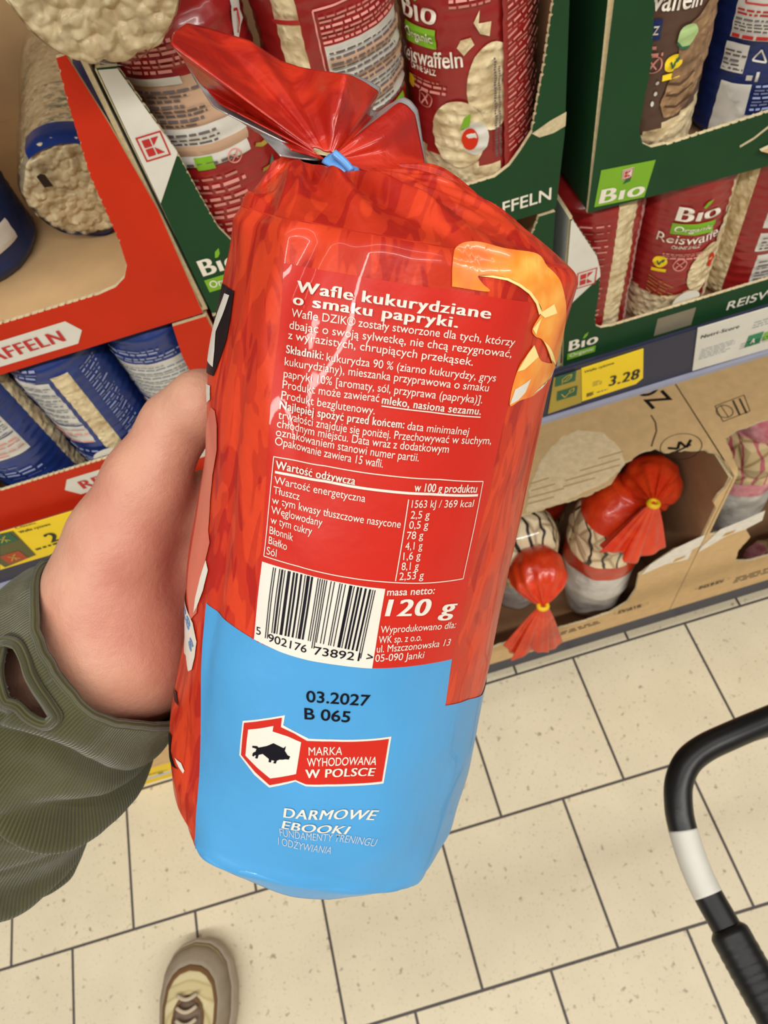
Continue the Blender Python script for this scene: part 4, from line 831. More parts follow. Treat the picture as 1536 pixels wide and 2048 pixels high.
def ruffle(layer):
    rowsV = []
    for i in range(46):
        w = i/45; p = cen+av*(.10+.90*w)
        sw = np.linspace(0, 1, NB)
        dz = .0170*w**1.05*(np.abs(np.sin(sw*PI*3.1+.55))**.8-.55)+.0035*w*np.sin(sw*2*PI*6.3+1.2*np.sin(sw*5))+.004*w*lattice_noise(sw*16, w*2, 0, 22)+.0009*np.sin(sw*2*PI*17+w*2)*w*(1-w)*2+.010*w*w*np.sin(PI*sw)-.012*w*(sw < .24)*(1-sw/.24)
        if layer: dz = dz+.0012+.006*w*(np.abs(sw-.55) < .45)*(1-np.abs(sw-.55)/.45); p = p+np.array([3.0, -5.])*w*np.clip(np.sin(PI*sw*3.3+.3), 0, 1)[:, None]*2.2+np.array([-24., 15.])*w**.7*np.clip((.25-sw)/.12, 0, 1)[:, None]*np.clip(w*6, 0, 1)
        D = .2070+.002*w+dz
        rowsV.append(np.stack([(p[:, 0]-768)/FPX*D, (p[:, 1]-1024)/FPX*D, D], 1))
    return C2W(np.array(rowsV).reshape(-1, 3))
uvr = np.stack([np.tile(np.linspace(0, .3, NB), 46), np.repeat(np.linspace(.05, .13, 46), NB)], 1)
FLAMED = FLAME
t = NT('ruffle_film'); v = t.coords(); t.col(t.ramp(t.noise(v, 46, 2, .5, .8), [(.44, lin((170, 30, 18))), (.56, lin((196, 46, 24)))])); t.set(Roughness=.30, Specular_IOR_Level=.45, Coat_Weight=.5, Coat_Roughness=.05)
t.bump(t.noise(v, 85, 3, .5, .6), .45, .003); RUF = t.m
ru = mk('gathered_ruffle', ruffle(0), grid_faces(NB, 46, False), [RUF], bag, uv=uvr)
rs = mk('silver_lining', ruffle(1), grid_faces(NB, 46, False), [SILV], bag); rs['label'] = 'silver inner side of the bag film'
for o_ in (ru, rs):
    md = o_.modifiers.new('thickness', 'SOLIDIFY'); md.thickness = .0004; md.offset = 0
# clip of the tie
q = [C2W(np.array([[(x-768)/FPX*.1995, (y-1024)/FPX*.1995, .1995]]))[0] for x, y in ((668, 306), (682, 318), (694, 330), (703, 342))]
TIEB = M('light_blue_tie', (96, 156, 222), .3, coat=.3)
Vt, Ft = tube_geo(spline(q, 14), .0011, 10); mk('twist_tie', Vt, Ft, TIEB, bag)
q = [C2W(np.array([[(x-768)/FPX*D, (y-1024)/FPX*D, D]]))[0] for x, y, D in ((655, 316, .203), (676, 328, .2015), (700, 346, .201), (716, 352, .204))]
Vt, Ft = tube_geo(spline(q, 14), .0024, 10, .35); mk('twist_tie', Vt, Ft, TIEB, bag)
# printed fields
BX = lambda pts: [tuple(px2bag(p)) for p in pts]
def bput(nm, mat, ink, lay):
    if 'lettering' in nm or nm in ('date_stamp', 'barcode_digits'): ink.cut(.0016)
    return ink.put(nm, bag_map(.00026+.00013*lay), mat, bag, smooth=True)
PX = lambda d, s: (-R(d)*RM, -s)
bput('blue_field', BLUEP, Ink().poly(BX([(415, 1205), (438, 1228), (470, 1254), (510, 1279), (560, 1302), (620, 1320), (690, 1331), (745, 1335), (830, 1331), (905, 1319), (890, 1411)])+[PX(-55, .1365), PX(-69, .1415), PX(-95, .143), PX(-110, .143), PX(-110, S_BOT-.0012), PX(40, S_BOT-.0012)]+BX([(396, 1600), (400, 1500), (407, 1340)]), .0018), 0)
bput('ingredients_panel', PANEL, Ink().poly(BX([(573, 527), (660, 543), (760, 559), (900, 581), (1057, 603), (1030, 745), (985, 950), (930, 1195), (905, 1319), (830, 1331), (745, 1335), (620, 1320), (505, 1279), (535, 960), (555, 720)]), .0018), 0)
ORNG = gloss('golden_waffle_print', (240, 132, 30)); 
t = NT('golden_ring_print'); v = t.coords(); t.col(t.ramp(t.noise(v, 55, 3), [(.35, lin((236, 104, 34))), (.55, lin((244, 146, 44))), (.72, lin((250, 196, 92)))])); t.set(Roughness=.32, Coat_Weight=.3, Coat_Roughness=.04); ORNG = t.m
CREAM = gloss('cream_print', (250, 226, 150))
ringp = [(904, 573), (907, 520), (926, 491), (962, 484), (1014, 497), (1079, 508), (1100, 536), (1113, 575), (1121, 640), (1120, 695), (1108, 729), (1097, 718), (1080, 680), (1065, 671), (1059, 656), (1076, 622), (1067, 600), (1052, 581), (1031, 566), (1007, 554), (981, 550), (955, 551), (962, 566), (973, 582)]
ringp = [tuple(q) for q in spline(np.array(ringp+[ringp[0]], float), 130)[:-1]]
bput('waffle_picture', ORNG, Ink().poly(BX(ringp), .0018), 1)
bput('waffle_picture', ORNG, Ink().poly(BX([tuple(q) for q in spline(np.array([(1063, 689), (1070, 705), (1078, 720), (1091, 725), (1108, 730), (1095, 762), (1070, 790), (1040, 800), (1018, 809), (1031, 742), (1050, 708), (1063, 689)], float), 60)[:-1]]), .0018), 1)
i_ = Ink()
i_.poly(BX([(955, 551), (981, 550), (1007, 554), (1031, 566), (1052, 581), (1067, 600), (1076, 622), (1071, 628), (1064, 606), (1049, 586), (1029, 571), (1006, 559), (980, 554)]), .002)
i_.poly(BX([(1072, 625), (1098, 606), (1103, 624), (1082, 634)]), .002); i_.poly(BX([(1063, 689), (1072, 712), (1045, 738), (1031, 742), (1050, 708)]), .002); i_.poly(BX([(1059, 656), (1076, 634), (1071, 650), (1066, 668)]), .002)
i_.poly(BX([(1080, 680), (1090, 690), (1108, 729), (1097, 718)]), .002)
bput('waffle_edge_print', CREAM, i_, 2)
i_ = Ink(); i_.poly(BX([(1108, 731), (1100, 752), (1084, 776), (1066, 787), (1090, 768)]), .002); i_.poly(BX([(1059, 757), (1050, 764), (1028, 778), (1018, 809), (1034, 800), (1049, 784)]), .002); bput('white_flash', BINK, i_, 2)
# barcode
bput('barcode_plate', BINK, Ink().poly(BX([(524, 1123), (600, 1143), (690, 1163), (770, 1176), (743.7, 1335), (690, 1331), (620, 1320), (560, 1302), (509, 1277.6)]), .0018), 1)
TL, TR_, BL_, BR_ = map(np.array, ((547, 1134), (751, 1178), (532, 1262), (723, 1302)))
LC = {0: '0001101', 1: '0011001', 2: '0010011', 3: '0111101', 4: '0100011', 5: '0110001', 6: '0101111', 7: '0111011', 8: '0110111', 9: '0001011'}
PAR = {5: 'LGGLLG'}; digs = '902176738921'; bits = '101'
for k_, ch in enumerate(digs):
    b7 = LC[int(ch)]
    if k_ < 6: bits += b7 if PAR[5][k_] == 'L' else ''.join('1' if c == '0' else '0' for c in b7)[::-1]
    else: bits += ''.join('1' if c == '0' else '0' for c in b7)
    if k_ == 5: bits += '01010'
bits += '101'; i_ = Ink(); k_ = 0; nb = len(bits)
while k_ < nb:
    if bits[k_] == '1':
        e_ = k_
        while e_ < nb and bits[e_] == '1': e_ += 1
        grd = k_ < 3 or k_ > nb-4 or 44 < k_ < 50; u0, u1 = k_/nb, (e_-.12)/nb
        ps = [px2bag(TL+(TR_-TL)*u0), px2bag(TL+(TR_-TL)*u1), px2bag(BL_+(BR_-BL_)*u1+(np.array([-1, 13]) if grd else 0)), px2bag(BL_+(BR_-BL_)*u0+(np.array([-1, 13]) if grd else 0))]
        n_s = 14; i_.add([ps[0]+(ps[3]-ps[0])*q/n_s for q in range(n_s+1)]+[ps[1]+(ps[2]-ps[1])*q/n_s for q in range(n_s+1)], [(q, q+1, n_s+2+q, n_s+1+q) for q in range(n_s)]); k_ = e_
    else: k_ += 1
bput('barcode', BBLK, i_, 2)
def btext(ink, s, S, E_, U, off=0, shear=0, sag=None):
    if sag is None: sag = (E_[0]-S[0])**2/420.**2*float(np.interp(S[1], [680, 754, 840, 1300, 1400], [2.5, 5, 14, 14, 8]))
    S, E_ = np.array(S, float), np.array(E_, float); k = 25; B_ = np.array([px2bag(S+(E_-S)*q+np.array([0, 1.])*sag*4*q*(1-q)) for q in np.linspace(0, 1, k)])
    u = px2bag(U); d = B_[1]-B_[0]; n_ = np.array([-d[1], d[0]])/np.linalg.norm(d); h = abs((u-B_[0])@n_); N_ = np.gradient(B_, axis=0); N_ = np.stack([-N_[:, 1], N_[:, 0]], 1)/np.linalg.norm(N_, axis=1, keepdims=True)
    V, Fs, W = text2d(s, off, shear); q = V[:, 0]/W*(k-1); qi = np.arange(k); pos = np.stack([np.interp(q, qi, B_[:, c]) for c in (0, 1)], 1); nn_ = np.stack([np.interp(q, qi, N_[:, c]) for c in (0, 1)], 1)
    ink.add(np.column_stack([pos+nn_*V[:, 1:2]*h, V[:, 2]]), Fs)
def bline(ink, pts, w): ink.line([px2bag(p) for p in pts], w)
i_ = Ink()
btext(i_, 'Wafle kukurydziane', (593.5, 583), (975, 636), (594.6, 561), .028); btext(i_, 'o smaku papryki.', (587, 608), (914, 655), (588.2, 587), .028)
bput('title_lettering', BINK, i_, 2)
i_ = Ink(); H_ = 16
def L_(s, S, E_, off=0, h=16): btext(i_, s, S, E_, (S[0]+h*.07, S[1]-h), off)
L_('Wafle DZIK® zostały stworzone dla tych, którzy', (585, 633), (1022, 690)); L_('dbając o swoją sylwetkę, nie chcą rezygnować,', (581, 657), (1017, 713)); L_('z wyrazistych, chrupiących przekąsek.', (578, 677), (942, 730))
L_('kukurydza 90 % (ziarno kukurydzy, grys', (654, 721), (988, 762)); L_('kukurydziany), mieszanka przyprawowa o smaku', (571, 730), (974, 782)); L_('papryki 10% [aromaty, sól, przyprawa (papryka)].', (569, 754), (962, 806))
L_('Produkt może zawierać', (567, 776), (758, 804)); L_('Produkt bezglutenowy.', (565, 797), (749, 829)); L_('data minimalnej', (814, 859), (936, 870))
L_('trwałości znajduje się poniżej. Przechowywać w suchym,', (560, 836), (981, 888)); L_('chłodnym miejscu. Data wraz z dodatkowym', (558, 853), (897, 906)); L_('oznakowaniem stanowi numer partii.', (556, 870), (837, 923)); L_('Opakowanie zawiera 15 wafli.', (554, 888), (765, 935))
L_('Składniki:', (573.7, 705.5), (648, 719), .022); L_('mleko, nasiona sezamu.', (763, 807), (960, 829), .022); L_('Najlepiej spożyć przed końcem:', (562, 817), (808, 857), .022)
bline(i_, [(763, 812), (860, 824), (960, 834)], .0003)
# nutrition table
bline(i_, [(551.5, 912), (650, 931), (760, 949), (880, 959), (965.5, 962.5), (948, 1052), (925, 1156.5), (860, 1164), (790, 1163), (700, 1152), (600, 1131), (527.7, 1112), (540, 1008), (551.5, 912)], .00028)
bline(i_, [(553, 943), (650, 962), (760, 980), (860, 988), (955, 990)], .0007); bline(i_, [(816.7, 998), (804, 1078), (789.8, 1160)], .00028)
L_('Wartość odżywcza', (554, 936), (710, 969), .022); L_('w 100 g produktu', (827.6, 982), (952, 984.5), .012)
for s_, S_, E2 in (('Wartość energetyczna', (551, 966), (730, 1003)), ('Tłuszcz', (548.7, 986), (599, 1000)), ('w tym kwasy tłuszczowe nasycone', (545.6, 1006), (799.5, 1054)), ('Węglowodany', (543.5, 1026), (645, 1051)), ('w tym cukry', (541.5, 1046), (625, 1068)), ('Błonnik', (539, 1067), (587, 1081)), ('Białko', (536.6, 1087), (574, 1100)), ('Sól', (533, 1108), (553, 1114)),
                   ('1563 kJ / 369 kcal', (822, 1014.5), (945, 1013)), ('2,5 g', (820, 1036), (858, 1036)), ('0,5 g', (816.7, 1056), (855, 1056)), ('78 g', (812, 1077), (845, 1076)), ('4,1 g', (809, 1098), (843, 1096.5)), ('1,6 g', (805, 1118), (839, 1116)), ('8,1 g', (801.5, 1138), (835, 1136.5)), ('2,53 g', (797, 1158), (845, 1155))): L_(s_, S_, E2, 0, 15)
L_('masa netto:', (773, 1189), (867, 1186), .008, 14.5); L_('Wyprodukowano dla:', (760.5, 1265), (908, 1254), 0, 14); L_('WK sp. z o.o.', (756.6, 1285), (842, 1280), 0, 14); L_('ul. Mszczonowska 13', (752.7, 1303), (898, 1290), 0, 14); L_('05-090 Janki', (749.5, 1321), (846, 1315), 0, 14)
bput('fine_lettering', BINK, i_, 2)
i_ = Ink(); btext(i_, '120 g', (769, 1231), (907, 1227), (773.5, 1197), .028, .08); bput('weight_lettering', BINK, i_, 2)
i_ = Ink(); btext(i_, '5', (514, 1267), (523, 1269.5), (515, 1252)); btext(i_, '902176', (537, 1281), (613, 1304), (538.5, 1266), .006); btext(i_, '738921', (628, 1307), (718, 1320), (630, 1291), .006); btext(i_, '>', (731, 1318), (743, 1320), (732, 1303), .012)
bput('barcode_digits', BBLK, i_, 2)
i_ = Ink(); btext(i_, '03.2027', (613, 1404), (737, 1411), (616, 1382), .012); btext(i_, 'B 065', (609, 1438.6), (699, 1445), (611.5, 1417), .012); bput('date_stamp', BBLK, i_, 2)
# emblem with the boar
EC = lambda pts: BX([(430+x*.2604, 1380+y*.2604) for x, y in pts])
bput('emblem_border', BINK, Ink().poly(EC([(228, 225), (380, 212), (538, 193), (525, 270), (620, 325), (720, 378), (900, 385), (1355, 357), (1290, 708), (860, 735), (700, 732), (620, 698), (530, 722), (418, 746), (300, 650), (192, 495)]), .0018), 1)
bput('emblem_field', PANEL, Ink().poly(EC([(238, 240), (380, 226), (515, 210), (508, 282), (610, 335), (705, 393), (900, 400), (1335, 374), (1277, 692), (860, 718), (700, 716), (620, 684), (530, 704), (422, 726), (310, 628), (207, 492)]), .0018), 2)
bput('emblem_field', BINK, Ink().poly(EC([(270, 290), (360, 282), (455, 268), (448, 310), (560, 352), (662, 400), (625, 638), (428, 672), (330, 590), (243, 495)]), .0018), 3)
bput('boar_silhouette', BBLK, Ink().poly(EC([(300, 415), (335, 418), (345, 430), (405, 420), (455, 400), (510, 430), (530, 440), (548, 425), (540, 460), (560, 495), (580, 505), (570, 528), (545, 525), (520, 528), (500, 527), (480, 535), (472, 557), (452, 553), (460, 535), (440, 530), (435, 548), (418, 545), (420, 520), (375, 480), (345, 487), (335, 517), (318, 512), (325, 490), (312, 492), (310, 500), (297, 495), (300, 475), (312, 465), (322, 462), (330, 440), (312, 432), (300, 430)]), .0018), 4)
i_ = Ink(); btext(i_, 'MARKA', (617.5, 1510.5), (684, 1510), (619, 1494.5), 0, .1); btext(i_, 'WYHODOWANA', (614.5, 1532), (751, 1528), (616, 1516), .006, .1); btext(i_, 'W POLSCE', (611, 1554), (748, 1549.5), (613, 1538), .026, .1); bput('emblem_lettering', BINK, i_, 3)
i_ = Ink(); btext(i_, 'DARMOWE', (567, 1633), (750, 1634), (571.5, 1614), .02, .25); btext(i_, 'EBOOKI', (563, 1656), (697, 1665), (567, 1640), .02, .25); bput('slogan_lettering', BINK, i_, 2)
i_ = Ink(); btext(i_, 'FUNDAMENTY TRENINGU', (560, 1672), (745, 1683), (561, 1657)); btext(i_, 'I ODŻYWIANIA', (556, 1690), (661, 1706), (557, 1675)); bput('slogan_lettering', gloss('pale_blue_grey_ink', (176, 190, 204), .35, .2), i_, 2)
# left side of the bag: black and white logo edge, clear strip, white weight label
i_ = Ink(); i_.poly(BX([(443, 566), (463, 581), (460, 630), (455, 678), (446, 720), (437.5, 753), (425, 745), (432, 660)]), .0018); bput('logo_edge', BBLK, i_, 1)
i_ = Ink(); i_.poly(BX([(446, 586), (455, 590), (446, 630), (438, 664), (438, 700), (437, 735), (428, 722), (431, 665)]), .0018); bput('logo_edge', BINK, i_, 2)
i_ = Ink(); i_.poly(BX([(424, 768), (432, 772), (431, 800), (424, 806)]), .0018); bput('flavour_lettering', BINK, i_, 1)
i_ = Ink(); i_.poly(BX([(432, 815), (439, 822), (441, 850), (438, 900), (426, 950), (420, 1000), (417, 1060), (420, 1085), (412, 1130), (402, 1190), (398, 1225), (386, 1240), (384, 1180), (392, 1080), (402, 960), (412, 880)]), .0018); bput('clear_strip', gloss('pinkish_clear_strip', (206, 108, 88), .22, .5), i_, 1)
i_ = Ink(); i_.poly(BX([(372, 1176), (380, 1210), (392, 1245), (400, 1282), (396, 1312), (389, 1338), (381, 1342), (374, 1311), (366, 1305), (366, 1249)]), .0018); i_.poly(BX([(415, 1120), (419, 1140), (410, 1180), (398, 1215), (393, 1225), (396, 1195), (405, 1155)]), .0018); bput('weight_label', BINK, i_, 2)
i_ = Ink(); btext(i_, '28', (374, 1222), (384, 1262), (386, 1220), .02); btext(i_, 'g', (384, 1280), (390, 1300), (394, 1278), .02); bput('weight_lettering', BLUEP, i_, 3)
i_ = Ink()
for P_ in ([(352, 1374), (358, 1384), (362, 1412), (357, 1402)], [(349, 1460), (354, 1470), (352, 1500), (360, 1530), (366, 1537), (356, 1530), (348, 1510)]): i_.poly(BX(P_), .0018)
bput('dark_print', BBLK, i_, 1)
i_ = Ink(); i_.poly(BX([(360, 1513), (369, 1524), (374, 1540), (372, 1545), (366, 1532)]), .0018); bput('white_flash', BINK, i_, 1)

# ------------------------------------------------------------------ surface from blended volumes (for the hand and the shoe)
def surf_nets(f, lo, hi, h):
    """naive surface nets over a signed distance field"""
    lo, hi = np.asarray(lo, float), np.asarray(hi, float); n = np.ceil((hi-lo)/h).astype(int)+1
    gx, gy, gz = [lo[i]+h*np.arange(n[i]) for i in range(3)]
    D = np.empty(n, np.float32)
    for i in range(0, n[0], 16):
        X, Y, Z = np.meshgrid(gx[i:i+16], gy, gz, indexing='ij'); D[i:i+16] = f(np.stack([X, Y, Z], -1).reshape(-1, 3)).reshape(X.shape)
    S = D < 0; c = np.zeros(tuple(n-1), np.int8)
    for a in (0, 1):
        for b in (0, 1):
            for d in (0, 1): c += S[a:n[0]-1+a, b:n[1]-1+b, d:n[2]-1+d]
    act = (c > 0) & (c < 8); idx = -np.ones(act.shape, int); cells = np.argwhere(act); idx[act] = np.arange(len(cells))
    acc = np.zeros((len(cells), 3)); cnt = np.zeros(len(cells)); offs = [(a, b, d) for a in (0, 1) for b in (0, 1) for d in (0, 1)]
    for o in offs:
        for ax in range(3):
            if o[ax] == 1: continue
            o2 = list(o); o2[ax] = 1; A = D[tuple((cells+o).T)]; B = D[tuple((cells+o2).T)]; m = (A < 0) != (B < 0)
            tt = np.where(m, A/np.where(A-B == 0, 1, A-B), 0); p = np.array(o, float)[None]+np.zeros((len(cells), 3)); p[:, ax] += tt
            acc[m] += p[m]; cnt[m] += 1
    V = lo+h*(cells+acc/np.maximum(cnt, 1)[:, None]); Fs = []
    for ax in range(3):
        sl0 = [slice(None)]*3; sl1 = [slice(None)]*3; sl0[ax] = slice(0, n[ax]-1); sl1[ax] = slice(1, n[ax])
        ch = S[tuple(sl0)] != S[tuple(sl1)]; e = np.argwhere(ch); b_, c_ = [(1, 2), (2, 0), (0, 1)][ax]
        ok = (e[:, b_] > 0) & (e[:, c_] > 0) & (e[:, b_] < n[b_]-1) & (e[:, c_] < n[c_]-1); e = e[ok]
        q = []
        for db, dc in ((0, 0), (-1, 0), (-1, -1), (0, -1)): k = e.copy(); k[:, b_] += db; k[:, c_] += dc; q.append(idx[tuple(k.T)])
        q = np.stack(q, 1); inside = S[tuple(e.T)]; q[~inside] = q[~inside][:, ::-1]; Fs += [tuple(x) for x in q if (x >= 0).all()]
    return V, Fs
def cone_d(p, a, b, ra, rb):
    a, b = np.asarray(a), np.asarray(b); ba = b-a; t_ = np.clip(((p-a)@ba)/(ba@ba), 0, 1); return np.linalg.norm(p-a-t_[:, None]*ba, axis=1)-(ra+(rb-ra)*t_)
def smin(a, b, k): h = np.clip(.5+.5*(b-a)/k, 0, 1); return b*(1-h)+a*h-k*h*(1-h)
def chain(p, pts, rads, k=.003):
    d = None
    for i in range(len(pts)-1):
        q = cone_d(p, pts[i], pts[i+1], rads[i], rads[i+1]); d = q if d is None else smin(d, q, k)
    return d
PC = lambda x, y, D: np.array([(x-768)/FPX*D, (y-1024)/FPX*D, D])
def onbag(ph, s, off): ph = R(ph); r = brad(s)+off; return BA+s*bax+r*math.cos(ph)*bc+r*math.sin(ph)*bl
# ------------------------------------------------------------------ the hand
ARM = [PC(228, 1285, .290), PC(120, 1405, .308), PC(0, 1540, .335), PC(-160, 1715, .375), PC(-420, 1980, .455)]
thumb = [PC(238, 1085, .272), PC(292, 965, .266), PC(350, 852, .262), onbag(106, .0655, .0108), onbag(126, .062, .0098)]
thr = [.0180, .0150, .0116, .0108, .0088]
fing = []
for k_, (s0, s1, ph0, seg, rr) in enumerate(((.110, .100, 122, (.042, .026, .020), (.0112, .0098, .0090, .0076)), (.130, .123, 120, (.045, .029, .021), (.0112, .0100, .0092, .0078)), (.149, .146, 119, (.042, .027, .021), (.0106, .0095, .0088, .0074)), (.167, .167, 118, (.032, .021, .018), (.0096, .0084, .0078, .0066)))):
    pts = [onbag(ph0, s0, .015)]; ph = ph0
    for q_, L in enumerate(seg):
        ph += math.degrees(L/(brad(s0)+rr[q_+1])); pts.append(onbag(ph, s0+(s1-s0)*(q_+1)/3, rr[q_+1]+.0012))
    fing.append((pts, list(rr)))
wrist = PC(228, 1285, .290)
def hand_sdf(p):
    d = cone_d(p, PC(232, 1310, .292), PC(262, 1190, .296), .0285, .0250)
    d = smin(d, chain(p, [PC(222, 1270, .286), PC(218, 1180, .279), PC(238, 1085, .272)], [.0270, .0240, .0175], .004), .010)       # ball of the thumb
    d = smin(d, cone_d(p, PC(300, 1330, .302), PC(335, 1200, .314), .0210, .0180), .012)       # heel of the palm
    for pts, rr in fing: d = smin(d, cone_d(p, PC(275, 1210, .302), pts[0], .0190, .0115), .010)
    for (p0, _), (p1, _) in zip(fing[:-1], fing[1:]): d = smin(d, cone_d(p, p0[0], p1[0], .0110, .0105), .006)
    d = smin(d, cone_d(p, PC(262, 1060, .276), fing[0][0][0], .0085, .0080), .010)              # web of the thumb
    d = smin(d, chain(p, thumb, thr, .006), .010)
    fd = None
    for pts, rr in fing: c_ = chain(p, pts, rr, .0025); fd = c_ if fd is None else np.minimum(fd, c_)
    d = smin(d, fd, .005)
    d = smin(d, chain(p, ARM, [.0300, .033, .036, .040, .043], .006), .010)
    # skin folds at the thumb joint and along the thenar crease
    d = d+.0009*np.exp(-(cone_d(p, PC(372, 868, .252), PC(398, 885, .256), .0, .0)/.0035)**2)
    # stay outside the bag
    q = p-BA; s_ = q@bax; rad_ = np.linalg.norm(q-s_[:, None]*bax, axis=1); inb = np.maximum(rad_-(brad(s_)+.0008), np.maximum(-s_-.004, s_-S_BOT-.004))
    return np.maximum(d, -inb)
allp = np.array(ARM+thumb+[q for pts, _ in fing for q in pts])
Vh, Fh = surf_nets(hand_sdf, allp.min(0)-.06, allp.max(0)+.06, .0021)
for _ in range(2):                                                # relax the grid steps
    nb_ = np.zeros_like(Vh); ct_ = np.zeros(len(Vh)); Fa = np.array(Fh)
    for a_, b_ in ((0, 1), (1, 2), (2, 3), (3, 0)):
        np.add.at(nb_, Fa[:, a_], Vh[Fa[:, b_]]); np.add.at(ct_, Fa[:, a_], 1); np.add.at(nb_, Fa[:, b_], Vh[Fa[:, a_]]); np.add.at(ct_, Fa[:, b_], 1)
    Vh = .5*Vh+.5*nb_/ct_[:, None]
t = NT('skin'); v = t.coords(); n1 = t.noise(v, 16, 3, .5); n2 = t.noise(v, 70, 3)
mx = t.node('ShaderNodeMixRGB'); mx.inputs[0].default_value = .3
t.link(t.ramp(n1, [(.30, lin((208, 160, 134))), (.48, lin((202, 148, 124))), (.66, lin((184, 116, 100)))]), mx.inputs[1])
t.link(t.ramp(n2, [(.3, lin((186, 126, 104))), (.7, lin((210, 162, 134)))]), mx.inputs[2]); t.col(mx.outputs[0])
t.set(Roughness=.46, Subsurface_Weight=.25, Subsurface_Radius=(.006, .0025, .0015), Subsurface_Scale=1.0, Specular_IOR_Level=.4)
wv = t.node('ShaderNodeTexVoronoi', feature='DISTANCE_TO_EDGE'); wv.inputs['Scale'].default_value = 1100; mpz = t.node('ShaderNodeMapping'); mpz.inputs['Scale'].default_value = (1, .55, 1); t.link(v, mpz.inputs[0]); t.link(mpz.outputs[0], wv.inputs['Vector'])
ad = t.node('ShaderNodeMath', operation='MULTIPLY_ADD'); ad.inputs[1].default_value = .35; t.link(wv.outputs['Distance'], ad.inputs[0]); t.link(t.noise(v, 420, 3), ad.inputs[2]); t.bump(ad.outputs[0], .35, .0008); SKIN = t.m
person = mk('person', C2W(Vh), Fh, SKIN)
tag(person, 'hand and forearm in an olive knit sleeve, gripping the red bag from the left', 'person')
# thumb nail and finger nails
NAIL = gloss('nail', (232, 182, 164), .3, .2)
def nail(tip, prev, out, r):
    ax_ = tip-prev; ax_ /= np.linalg.norm(ax_); out = out-(out@ax_)*ax_; out /= np.linalg.norm(out); sd = np.cross(ax_, out); Vn = []
    for i in range(9):
        for j in range(9):
            u, w = (i/8-.5)*2, (j/8-.5)*2; sx = u*r*.72*(1-.12*w*w); a_ = sx/r; Vn.append(tip+ax_*(w*r*.8+r*.1)+sd*math.sin(a_)*r*1.0+out*(math.cos(a_)*r*1.0+.0002-max(0, w)**2*r*.28))
    o = mk('fingernail', C2W(np.array(Vn)), grid_faces(9, 9, False), NAIL, person); md = o.modifiers.new('thickness', 'SOLIDIFY'); md.thickness = .0006; md.offset = 0
for pts, rr in fing:
    q = pts[-1]-BA; q = q-(q@bax)*bax; nail(pts[-1], pts[-2], q/np.linalg.norm(q), rr[-1])
q = thumb[-1]-BA; q = q-(q@bax)*bax; nail(thumb[-1], thumb[-2], q/np.linalg.norm(q), thr[-1])
# ------------------------------------------------------------------ sleeve
t = NT('olive_rib_knit'); v = t.coords('UV'); mpk = t.node('ShaderNodeMapping'); mpk.inputs['Scale'].default_value = (1, .12, 1); t.link(v, mpk.inputs[0])
wv = t.node('ShaderNodeTexWave', wave_type='BANDS', bands_direction='X'); wv.inputs['Scale'].default_value = 240; wv.inputs['Distortion'].default_value = 2.0; wv.inputs['Detail'].default_value = 1.5; wv.inputs['Detail Scale'].default_value = .4; t.link(mpk.outputs[0], wv.inputs['Vector'])
vo = t.coords(); n1 = t.noise(vo, 40, 3); n2 = t.noise(vo, 900, 2)
mx = t.node('ShaderNodeMixRGB', blend_type='MULTIPLY'); mx.inputs[0].default_value = 1
t.link(t.ramp(n1, [(.3, lin((74, 72, 44))), (.7, lin((90, 88, 55)))]), mx.inputs[1]); t.link(t.ramp(wv.outputs['Fac'], [(.0, (.62, .62, .6, 1)), (.5, (1, 1, 1, 1))]), mx.inputs[2]); t.col(mx.outputs[0])
t.set(Roughness=.95, Sheen_Weight=.25, Specular_IOR_Level=.15)
ad = t.node('ShaderNodeMath', operation='MULTIPLY_ADD'); ad.inputs[1].default_value = .4; t.link(n2, ad.inputs[0]); t.link(wv.outputs['Fac'], ad.inputs[2]); t.bump(ad.outputs[0], .6, .0012); KNIT = t.m
slp = [PC(248, 1268, .286), PC(152, 1346, .296), PC(38, 1450, .318), PC(-105, 1598, .352), PC(-290, 1780, .40), PC(-480, 1980, .465)]
nL, nT = 260, 260; path = spline(slp, nL); T_ = np.gradient(path, axis=0); T_ /= np.linalg.norm(T_, axis=1, keepdims=True)
arcl = np.concatenate([[0], np.cumsum(np.linalg.norm(np.diff(path, axis=0), axis=1))])
tow = np.array([0, 0, -1.])                                       # towards the camera
th_ = 2*PI*np.arange(nT)/nT; Vs = []; Us = []
BASE_R = lambda w: np.interp(w, [0, .018, .04, .07, .11, .2, .4], [.0400, .0415, .0455, .0515, .0575, .0640, .068])
fold_c = [.020, .0335, .052, .069, .088, .112, .14]
